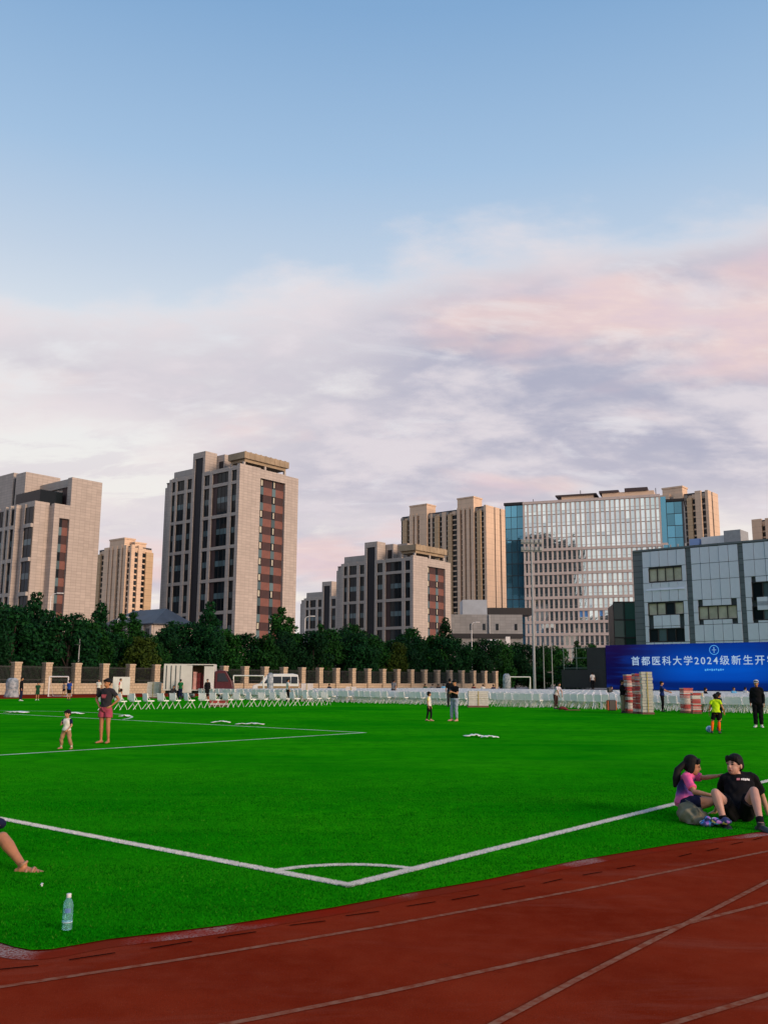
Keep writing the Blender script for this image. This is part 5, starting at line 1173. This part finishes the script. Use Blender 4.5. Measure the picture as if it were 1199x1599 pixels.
far(107, 1094, 'boy in royal blue shirt and black shorts near the small goal', 165, 1.50, {'shirt': (BLUE, -.04, .7), 'legs': (BLK, .75, .012), 'shoe': (SHOE_B,)}, hs=1.1)
far(153, 1090, 'person in white top behind the left shoulder of the hands-on-hips woman', 0, 1.55, {'shirt': (WHT, -.05, .7), 'legs': (CHAR, 1.9, .006), 'shoe': (SHOE_W,)}, hair='long')
far(187, 1093, 'person in white and red top walking before the white display board', 80, 1.62, {'shirt': (WHT, -.06, .7, cloth('red sleeve', (.5, .05, .06))), 'legs': (BLK, .6, .01), 'shoe': (SHOE_W,)}, dict(kneL=(.05, -.06, .283), ankL=(.05, -.07, .042), kneR=(-.05, .04, .28), ankR=(-.05, .10, .05)))
far(269, 1093, 'worker in dark clothes crouching at the left of the truck', 40, 1.60, {'shirt': (CHAR, -.05, 1.8), 'legs': (BLK, 1.9, .01), 'shoe': (SHOE_B,)}, dict(pel=(0, .12, .26), nek=(0, -.05, .52), hed=(0, -.10, .61), shoL=(.098, -.05, .50), shoR=(-.098, -.05, .50), hipL=(.055, .10, .25), hipR=(-.055, .10, .25), kneL=(.08, -.12, .27), kneR=(-.08, -.12, .27), ankL=(.07, .0, .045), ankR=(-.07, .0, .045), elbL=(.13, -.14, .38), wriL=(.08, -.22, .28), elbR=(-.13, -.14, .38), wriR=(-.08, -.22, .28)))
far(281, 1092, 'worker in green shirt and dark trousers beside the truck', 170, 1.58, {'shirt': (cloth('bright green cloth', (.012, .13, .04)), -.04, .7), 'legs': (NAVY, 1.93, .008), 'shoe': (SHOE_B,)})
far(323, 1094, 'worker in black beside the orange bag at the truck', 20, 1.62, {'shirt': (BLK, -.04, 1.8), 'legs': (BLK, 1.93, .008), 'shoe': (SHOE_B,)})
far(349, 1091, 'worker in dark green jacket leaning by the red cab', 110, 1.62, {'shirt': (GREEN, -.04, 1.9), 'legs': (CHAR, 1.93, .008), 'shoe': (SHOE_B,)}, dict(nek=(0, -.10, .81), hed=(0, -.14, .90), shoL=(.098, -.10, .785), shoR=(-.098, -.10, .785)))
far(925, 1075, 'person in white t-shirt standing on the stage before the black panel', 180, 1.66, {'shirt': (WHT, -.04, .7), 'legs': (BLK, 1.93, .006), 'shoe': (SHOE_B,)}, dep=92.5, z=.83)
LS = dict(pel=(0, .08, .27), nek=(0, .10, .575), hed=(0, .085, .67), shoL=(.098, .10, .55), shoR=(-.098, .10, .55), hipL=(.055, .06, .265), hipR=(-.055, .06, .265), kneL=(.06, -.18, .275), kneR=(-.06, -.18, .275), ankL=(.06, -.17, .042), ankR=(-.06, -.17, .042), elbL=(.13, .04, .40), wriL=(.07, -.10, .33), elbR=(-.13, .04, .40), wriR=(-.07, -.10, .33))
seats = [(516, 'dark-clothed person sitting among the far chairs below the low block', CHAR, 88), (665, 'person in dark green sitting leftmost of four among the far chairs', GREEN, 96), (675, 'person in grey sitting second of four among the far chairs', GREY, 98), (684, 'person in black sitting third of four among the far chairs', BLK, 95), (692, 'person in light blue sitting rightmost of four among the far chairs', cloth('sky blue cloth', (.10, .33, .55)), 97),
         (740, 'person in dark red sitting in the rows behind the wide white pallet', cloth('dark red cloth', (.12, .02, .02)), 92), (754, 'person in white sitting in the rows behind the wide white pallet', WHT, 94), (769, 'person in navy sitting in the rows right of the wide white pallet', NAVY, 90), (957, 'dark-clothed person sitting before the left edge of the blue screen', BLK, 70),
         (1104, 'dark-haired person sitting in front of the blue screen right of the low stacks', BLK, 62), (1147, 'person in light blue sitting before the blue screen', cloth('sky blue cloth', (.10, .33, .55)), 66), (1165, 'person in white sitting before the blue screen left of the man in cap', WHT, 68)]
for (px, lab, m_, dep) in seats:
    q = at(px, 1060, dep)
    # the far seats stand on the same chairs, seat height lifted by standing them on the seat pan
    far(px, 0, lab, 180+rng.uniform(-40, 40) if px < 900 else rng.uniform(-30, 200), 1.66, {'shirt': (m_, -.05, .8), 'legs': (BLK, 1.93, .006), 'shoe': (SHOE_B,)}, LS, dep=dep, voxel=.024)
# bags
bg_ = G(955, 1112); o = thing('trolley_bag', 'black and orange trolley bag left of the tall carton stacks', 'bag', (bg_.x, bg_.y, .0145), .2)
part('case', MB().box(-.22, .22, -.14, .14, .05, .62), SHOE_B, o, bevel=.05)
for s in (-1, 1): part('side_panel', MB().box(s*.225-.03, s*.225+.03, -.12, .12, .08, .58), mat('orange panel', (.55, .10, .02), .6), o, bevel=.02)
part('handle', MB().tube([(-.12, 0, .6), (-.12, 0, 1.05), (.0, 0, 1.07)], .014, 6), SHOE_B, o); part('top_bag', MB().box(-.2, .02, -.1, .1, 1.0, 1.28), SHOE_B, o, bevel=.05)
bg_ = G(874, 1110); o = thing('red_bag', 'red folded bag and mat lying at the feet of the bending person', 'bag', (bg_.x, bg_.y, .0145), .1)
part('bag_body', MB().tube([(-.1, -.1, .08), (.08, -.1, .14), (.25, -.1, .12), (.42, -.1, .06)], [(.08, .06), (.12, .10), (.11, .09), (.06, .04)], 12), mat('dark red fabric', (.16, .02, .02), .8, .3, 5), o, smooth=True); part('mat', MB().box(.3, 1.1, -.2, .2, 0, .05), mat('dark red mat', (.13, .03, .025), .8), o)
bg_ = G(327, 1097); o = tag(part('orange_bag', MB().ball((0, 0, .22), (.30, .22, .22), 12, 8), mat('orange bag', (.36, .09, .03), .7, .3, 4), None, (bg_.x, bg_.y, .015), smooth=True), 'orange-brown bag on the ground at the truck', 'bag')
# white sheets and bottles left on the pitch
def sheet(px, py, label, w_, d_, rz, seed):
    q = G(px, py); mb = MB(); n, m = 9, 5; rr = random.Random(seed); vs = []
    for jn in range(m+1):
        for i in range(n+1): vs.append(((i/n-.5)*w_+rr.uniform(-.03, .03), (jn/m-.5)*d_+rr.uniform(-.03, .03), .03+.06*rr.random()*math.sin(PI*i/n)))
    mb.add(vs, [(jn*(n+1)+i, jn*(n+1)+i+1, (jn+1)*(n+1)+i+1, (jn+1)*(n+1)+i) for jn in range(m) for i in range(n)])
    o = part('crumpled_sheet', mb, M_CH, None, (q.x, q.y, .02), (0, 0, rz), smooth=True); sd = o.modifiers.new('s', 'SOLIDIFY'); sd.thickness = .012
    return tag(o, label, 'sheet')
sheet(740, 1152, 'white crumpled sheet lying in mid pitch, left of two touching', .55, .30, .1, 1); sheet(765, 1154, 'white crumpled sheet lying in mid pitch, right of two touching', .50, .26, -.1, 2)
sheet(345, 1130, 'white crumpled sheet on the pitch below the truck', .7, .35, 0, 3); sheet(390, 1133, 'long flat white sheet on the pitch below the van', 1.0, .3, 0, 4); sheet(25, 1114, 'white sheet on the pitch at far left behind the toddler', 1.0, .6, 0, 5); sheet(115, 1116, 'white sheet lying on the pitch between toddler and woman', .8, .5, 0, 6)
sheet(195, 1120, 'small white sheet by the right side of the standing woman', .4, .5, 0, 7)
# ================================================================== FOREGROUND FIGURES
def rel(o, px, py, dep): return at(px, py, dep)-Vector(o)
# --- man in black sitting and leaning back on his hands
o_ = G(1155, 1284); o_ = V(o_.x, 11.3, .02)
A = lambda px, py, dep: rel(o_, px, py, dep)
JM = dict(pel=A(1153, 1266, 11.32), nek=A(1153, 1211, 11.50), hed=A(1146, 1195, 11.46), hipR=A(1142, 1270, 11.22), hipL=A(1165, 1270, 11.20), kneR=A(1117, 1239, 10.98), kneL=A(1177, 1236, 10.90), ankR=A(1131, 1284, 10.86), ankL=A(1188, 1289, 10.62),
          shoR=A(1131, 1216, 11.50), shoL=A(1176, 1216, 11.48), elbR=A(1124, 1243, 11.72), elbL=A(1190, 1244, 11.68), wriR=A(1117, 1268, 11.86), wriL=A(1200, 1274, 11.74))
rm, jm = person('person', 'man in black t-shirt sitting on the turf edge, leaning back with knees raised', o_, 0, 1.70, {'shirt': (BLK, -.10, .74), 'legs': (BLK, .62, .012), 'sock': (BLK, .20), 'shoe': (mat('black trainer', (.010, .013, .020), .55),)}, JM, (-52, -4), 1.06, .0065, SKP, 'short', True, 1.0, True,
                handdir={'L': (.2, .5, -.25), 'R': (-.35, .3, -.2)}, palm={'L': (0, 0, -1), 'R': (0, 0, -1)}, toes={'L': V(.35, -1, 0), 'R': V(-.1, -1, 0)}, curl=(.1, .1))
m_pr = cloth('white print', (.72, .70, .70)); m_pk = cloth('pink emblem', (.55, .20, .24))
rows = [(-.004+.0125*q, .0065+.0125*q, .735-.006*((q*7) % 3), .785+.006*((q*5) % 2)) for q in range(5)]
print_patch(rm, jm, 1.70, m_pr, 0, 0, 0, rows, infl=.022); print_patch(rm, jm, 1.70, m_pk, 0, 0, 0, [(-.034, -.012, .735, .795)], infl=.022)
# --- girl in pink and navy sitting beside him
o_ = V(G(1075, 1266).x, 11.75, .02); A = lambda px, py, dep: rel(o_, px, py, dep)
JG = dict(pel=A(1068, 1252, 11.72), nek=A(1072, 1211, 11.70), hed=A(1081, 1196, 11.66), hipL=A(1072, 1254, 11.82), hipR=A(1071, 1255, 11.62), kneL=A(1112, 1249, 11.78), kneR=A(1113, 1252, 11.52), ankL=A(1080, 1263, 11.85), ankR=A(1079, 1266, 11.56),
          shoL=A(1080, 1213, 11.86), shoR=A(1072, 1215, 11.52), elbL=A(1100, 1215, 11.78), wriL=A(1121, 1212, 11.66), elbR=A(1084, 1237, 11.34), wriR=A(1108, 1242, 11.22))
def girl_shirt():
    m = bpy.data.materials.new('pink navy jersey'); m.use_nodes = True; t = NT(m.node_tree); b = t.n['Principled BSDF']
    co = t.node('ShaderNodeTexCoord').outputs['Object']; sp = t.node('ShaderNodeSeparateXYZ'); t.put(sp.inputs[0], co)
    z = t.math('ADD', sp.outputs[2], t.math('MULTIPLY', t.noise(co, 14.0, 3), .07))
    c = t.ramp(t.rng(z, .05, .55, 0, 1, False), [(0.0, (.72, .10, .28)), (.40, (.70, .11, .32)), (.50, (.16, .05, .30)), (.60, (.035, .025, .20)), (.80, (.020, .020, .14)), (.90, (.72, .10, .28)), (1.0, (.80, .115, .30))])
    t.put(b.inputs['Base Color'], c); b.inputs['Roughness'].default_value = .8; return m
rg, jg = person('person', 'girl in pink and navy jersey sitting with a hand on the seated man', o_, 0, 1.46, {'shirt': (girl_shirt(), -.20, .74, PINK), 'legs': (NAVY, .55, .010), 'sock': (WHT, .2), 'shoe': (SHOE_B,)}, JG, (78, 14), 1.14, .0065, SK, 'pony', True, 1.0, True,
                handdir={'L': (1, -.15, .1), 'R': (1, -.1, -.05)}, palm={'L': (.2, -.6, -.6), 'R': (0, .2, -1)}, toes={'L': V(-1, .1, 0), 'R': V(-1, -.1, 0)}, curl=(.5, .4))
hp = MB(); hd = jg['hed']; pts = [hd+V(-.085, .0, .035), A(1058, 1203, 11.64), A(1056, 1216, 11.60), A(1053, 1230, 11.58)]
hp.tube(pts, [(.035, .035), (.045, .04), (.05, .034), (.018, .012)], 12); link('ponytail', remesh(hp, .006, 'ponytail', [M_HAIR], 1), rg)
part('hair_tie', MB().ball(hd+V(-.083, -.02, .045), (.014, .02, .018), 8, 6), mat('pale hair tie', (.5, .6, .6), .5), rg, smooth=True)
# --- bag and bright jacket
o_ = V(G(1085, 1299).x, G(1085, 1299).y+.25, .02); A = lambda px, py, dep: rel(o_, px, py, dep)
bag = thing('canvas_bag', 'slouched olive-grey canvas bag on the turf in front of the girl', 'bag', o_)
mb = MB(); q = [A(1062, 1262, 11.35), A(1070, 1266, 11.28), A(1083, 1277, 11.12), A(1096, 1287, 10.98), A(1106, 1293, 10.90)]
mb.tube(q, [(.03, .05), (.12, .10), (.155, .13), (.12, .10), (.05, .045)], 16)
for k_ in range(16):
    rr = random.Random(k_); c_ = q[1].lerp(q[3], rr.random()); mb.ball(c_+V(rr.uniform(-.07, .07), rr.uniform(-.1, .04), rr.uniform(-.07, .08)), rr.uniform(.04, .085), 10, 7)
me = remesh(mb, .008, 'bag_body', [mat('olive canvas', (.150, .138, .092), .9, .35, 5.0, spec=.1, bump=.5, bscale=22)], 3, .011)
for v in me.vertices: v.co.z = max(v.co.z, .002); 
link('bag_body', me, bag); part('zip_band', MB().tube([q[1]+V(0, -.02, .125), q[2]+V(0, -.06, .145), q[3]+V(0, -.05, .10)], .005, 6), mat('olive webbing', (.12, .11, .08), .8), bag, smooth=True)
part('strap', MB().tube([q[1]+V(-.05, -.07, .06), q[1]+V(-.02, -.16, .0), q[2]+V(-.04, -.16, -.08), q[3]+V(-.02, -.14, -.08)], .012, 6), mat('grey webbing', (.09, .09, .08), .8), bag, smooth=True)
jk = V(G(1121, 1296).x, G(1121, 1296).y+.08, .02); mb = MB()
for k_ in range(14):
    rr = random.Random(50+k_); mb.ball(V(rr.uniform(-.12, .12), rr.uniform(-.07, .07), rr.uniform(.02, .08)), (rr.uniform(.04, .07), rr.uniform(.03, .05), rr.uniform(.02, .035)), 10, 7)
mj = bpy.data.materials.new('bright printed cloth'); mj.use_nodes = True; t = NT(mj.node_tree); vo = t.node('ShaderNodeTexVoronoi'); vo.inputs['Scale'].default_value = 24; t.put(vo.inputs['Vector'], t.node('ShaderNodeTexCoord').outputs['Object'])
sc_ = t.node('ShaderNodeSeparateColor'); t.put(sc_.inputs[0], vo.outputs['Color'])
rp_ = t.ramp(sc_.outputs[0], [(0, (.02, .03, .12)), (.25, (.05, .25, .60)), (.45, (.65, .68, .75)), (.6, (.30, .12, .45)), (.75, (.03, .04, .10)), (.9, (.70, .55, .12)), (1, (.1, .4, .55))]); t.n[-1 if False else rp_.node.name].color_ramp.interpolation = 'CONSTANT'
t.put(t.n['Principled BSDF'].inputs['Base Color'], rp_)
ob = link('printed_jacket', remesh(mb, .008, 'jacket', [mj], 2), None, jk); tag(ob, 'crumpled jacket with bright blue and violet print between bag and black shoe', 'jacket')
# --- person cut by the left edge: raised shin and sandalled foot
o_ = V(-3.75, 8.45, .02); A = lambda px, py, dep: rel(o_, px, py, dep)
JL = dict(pel=A(-88, 1352, 8.75), nek=A(-112, 1255, 8.80), hed=A(-108, 1220, 8.78), hipR=A(-70, 1350, 8.60), hipL=A(-70, 1345, 8.85), kneR=A(4, 1309, 8.36), kneL=A(-22, 1306, 8.75), ankR=A(36, 1353, 8.22), ankL=A(-22, 1350, 8.62),
          shoR=A(-112, 1265, 8.58), shoL=A(-104, 1262, 9.02), elbR=A(-55, 1300, 8.45), wriR=A(-30, 1290, 8.62), elbL=A(1, 1286, 8.98), wriL=A(-30, 1285, 8.80))
rl, jl = person('person', 'person at left edge sitting on the turf, bare shin and tan sandal showing', o_, 0, 1.66, {'shirt': (NAVY, -.1, 1.9), 'legs': (NAVY, .55, .012)}, JL, (80, 10), 1.0, .0065, SK2, 'short', True, 1.0, True, handdir={'L': (-.6, -.4, -.3), 'R': (.6, .5, .1)}, palm={'L': (0, 0, -1), 'R': (0, 0, -1)}, toes={'R': V(1, -.12, .05), 'L': V(1, 0, 0)})
an = jl['ankR']; tdir = V(1, -.12, .05).normalized(); mb = MB(); hb = an-tdir*.055-V(0, 0, .072)
mb.tube([hb-tdir*.02, hb+tdir*.06, hb+tdir*.15, hb+tdir*.235], [(.034, .012), (.036, .013), (.046, .013), (.030, .012)], 14, side=V(.12, 1, 0)); part('sandal_sole', mb, SHOE_T, rl, smooth=True)
for f_ in (.10, .155): part('sandal_strap', MB().tube([hb+tdir*f_+V(0, -.046, .0), hb+tdir*f_+V(0, -.035, .045), hb+tdir*f_+V(0, .0, .062), hb+tdir*f_+V(0, .035, .045), hb+tdir*f_+V(0, .046, 0)], [(.012, .005)]*5, 8), SHOE_T, rl, smooth=True)
part('sandal_strap', MB().tube([an+V(-.012, -.036, .0), an+V(.02, -.028, .028), an+V(.034, .0, .040), an+V(.02, .03, .028), an+V(-.012, .036, 0)], [(.010, .005)]*5, 8), SHOE_T, rl, smooth=True)
# --- bottle
bt = G(104, 1457); bo = thing('water_bottle', 'clear bluish plastic bottle with white cap standing on the turf', 'bottle', (bt.x, bt.y, .018), .5)
mg = bpy.data.materials.new('clear blue plastic'); mg.use_nodes = True; b = mg.node_tree.nodes['Principled BSDF']
b.inputs['Base Color'].default_value = (.42, .84, .90, 1); b.inputs['Transmission Weight'].default_value = .82; b.inputs['Roughness'].default_value = .12; b.inputs['IOR'].default_value = 1.18
def lathe(prof, n=28):
    mb = MB(); m = len(prof); mb.add([(r*math.cos(2*PI*k/n), r*math.sin(2*PI*k/n), z) for r, z in prof for k in range(n)], [(i*n+k, i*n+(k+1) % n, (i+1)*n+(k+1) % n, (i+1)*n+k) for i in range(m-1) for k in range(n)]+[tuple(range(n))[::-1], tuple(range((m-1)*n, m*n))]); return mb
part('body', lathe([(.026, 0), (.031, .004), (.0325, .012), (.0315, .03), (.0325, .036), (.0325, .06), (.031, .064), (.0325, .068), (.0325, .145), (.031, .155), (.027, .172), (.019, .186), (.0135, .194), (.0125, .205)]), mg, bo, smooth=True)
part('cap', lathe([(.0148, .203), (.0152, .205), (.0152, .219), (.0140, .2215)]), M_WHITE, bo, smooth=True)
part('neck_ring', lathe([(.0165, .198), (.0165, .2015)]), M_WHITE, bo, smooth=True)
ml = mat('pale bottle print', (.42, .58, .64), .4); part('label_line', lathe([(.0329, .046), (.0330, .052)]), ml, bo, smooth=True)
lb_ = MB(); n = 10
for (z0, z1, a0, a1) in ((.108, .136, -2.35, -1.2),):
    vs = [(.0331*math.cos(a0+(a1-a0)*k/n), .0331*math.sin(a0+(a1-a0)*k/n), z) for z in (z0, z1) for k in range(n+1)]; lb_.add(vs, [(k, k+1, n+2+k, n+1+k) for k in range(n)])
part('label_mark', lb_, mat('blue bottle print', (.10, .20, .42), .4), bo)
bpy.data.scenes.remove(tmp_scene)
# small litter by the bottle
lt = G(65, 1392); o = tag(part('paper_scrap', MB().add([(-.012, -.008, 0), (.014, -.006, .012), (.010, .012, .004), (-.008, .01, .014)], [(0, 1, 2, 3), (3, 2, 1, 0)]).box(-.004, .004, -.004, .004, -.01, .004), M_CH, None, (lt.x, lt.y, .045)), 'tiny scrap of white paper on the turf above the bottle', 'litter')

# ================================================================== TURF BLADES near the camera
def blades():
    r = np.random.default_rng(3); N = 330000
    y = 5.2+(19.0-5.2)*r.random(N)**1.7; x = (r.random(N)*2-1)*(0.46*y+0.15)
    ex = np.array([p.x for p in near]); ey = np.array([p.y for p in near])
    M_ = 70000; la = r.random(M_)**1.5*11; lb = r.random(M_)*LW; hf = M_//2      # extra blades along the two corner lines and the arc
    ll = np.concatenate([la[:hf], lb[hf:]]); qq = np.concatenate([lb[:hf], la[hf:]]); an_ = r.random(9000)*PI/2; rr_ = RA+(r.random(9000)-.5)*.085; ll = np.concatenate([ll, rr_*np.sin(an_)]); qq = np.concatenate([qq, rr_*np.cos(an_)])
    x = np.concatenate([x, CORN.x+LD.x*ll+RD.x*qq]); y = np.concatenate([y, CORN.y+LD.y*ll+RD.y*qq])
    keep = y > np.interp(x, ex, ey)+0.004; x, y = x[keep], y[keep]
    l = (x-CORN.x)*LD.x+(y-CORN.y)*LD.y; q = (x-CORN.x)*RD.x+(y-CORN.y)*RD.y
    white = np.zeros(len(x), bool)
    for (l0, l1, r0, r1) in line_rects[:2]:
        jit = r.normal(0, .006, len(x)); white |= (l > l0-.0+jit) & (l < l1+jit) & (q > r0+jit) & (q < r1+jit)
    rd_ = np.hypot(l, q)+r.normal(0, .006, len(x)); white |= (abs(rd_-RA) < .043) & (l > 0) & (q > 0)
    edge = (y-np.interp(x, ex, ey)) < .05
    for nm, msk in (('g', ~white), ('w', white)):
        X_, Y_ = x[msk], y[msk]; n = len(X_)
        h = r.uniform(.008, .020, n)*np.clip((19.5-Y_)/7, .15, 1) if nm == 'g' else r.uniform(.005, .011, n); wd = r.uniform(.0018, .0036, n)*(1+.06*(Y_-6)) ; a = r.uniform(0, 2*PI, n); ld = r.normal(0, .55, (n, 2))*h[:, None]
        z0 = np.full(n, .0125 if nm == 'g' else .0165)
        v = np.zeros((n, 3, 3)); v[:, 0] = np.stack([X_-wd*np.cos(a), Y_-wd*np.sin(a), z0], 1); v[:, 1] = np.stack([X_+wd*np.cos(a), Y_+wd*np.sin(a), z0], 1); v[:, 2] = np.stack([X_+ld[:, 0], Y_+ld[:, 1], z0+h], 1)
        me = bpy.data.meshes.new('turf_blades'); me.vertices.add(n*3); me.vertices.foreach_set('co', v.astype(np.float32).ravel()); me.loops.add(n*3); me.loops.foreach_set('vertex_index', np.arange(n*3, dtype=np.int32)); me.polygons.add(n); me.polygons.foreach_set('loop_start', np.arange(0, n*3, 3, dtype=np.int32)); me.polygons.foreach_set('loop_total', np.full(n, 3, np.int32)); me.update()
        if nm == 'g':
            m = bpy.data.materials.new('turf blade'); m.use_nodes = True; t = NT(m.node_tree); b = t.n['Principled BSDF']; geo = t.node('ShaderNodeNewGeometry')
            c = t.ramp(geo.outputs['Random Per Island'], [(0, (.001, .080, .001)), (.5, (.003, .185, .002)), (.84, (.007, .25, .003)), (.95, (.024, .28, .005)), (1.0, (.09, .29, .025))])
            co_ = t.node('ShaderNodeTexCoord').outputs['Object']; c = t.mix(t.rng(t.noise(co_, 3.2, 6, .7), .40, .66, 0, .62), c, (.001, .070, .001)); c = t.mix(t.rng(t.noise(t.mapping(co_, rot=(0, 0, -AR), scale=(.25, 1.6, 1)), 1.1, 4, .6), .46, .66, 0, .5), c, (.010, .27, .003))
            t.put(b.inputs['Base Color'], c); b.inputs['Roughness'].default_value = .7; b.inputs['Specular IOR Level'].default_value = .0
        else: m = mat('white turf blade', (.70, .70, .67), .8, .1, 20)
        me.materials.append(m); o = stuff(link('turf_blades', me)); tag(o, 'short green artificial turf blades of the near pitch' if nm == 'g' else 'short white turf blades of the corner lines', 'turf')
blades()
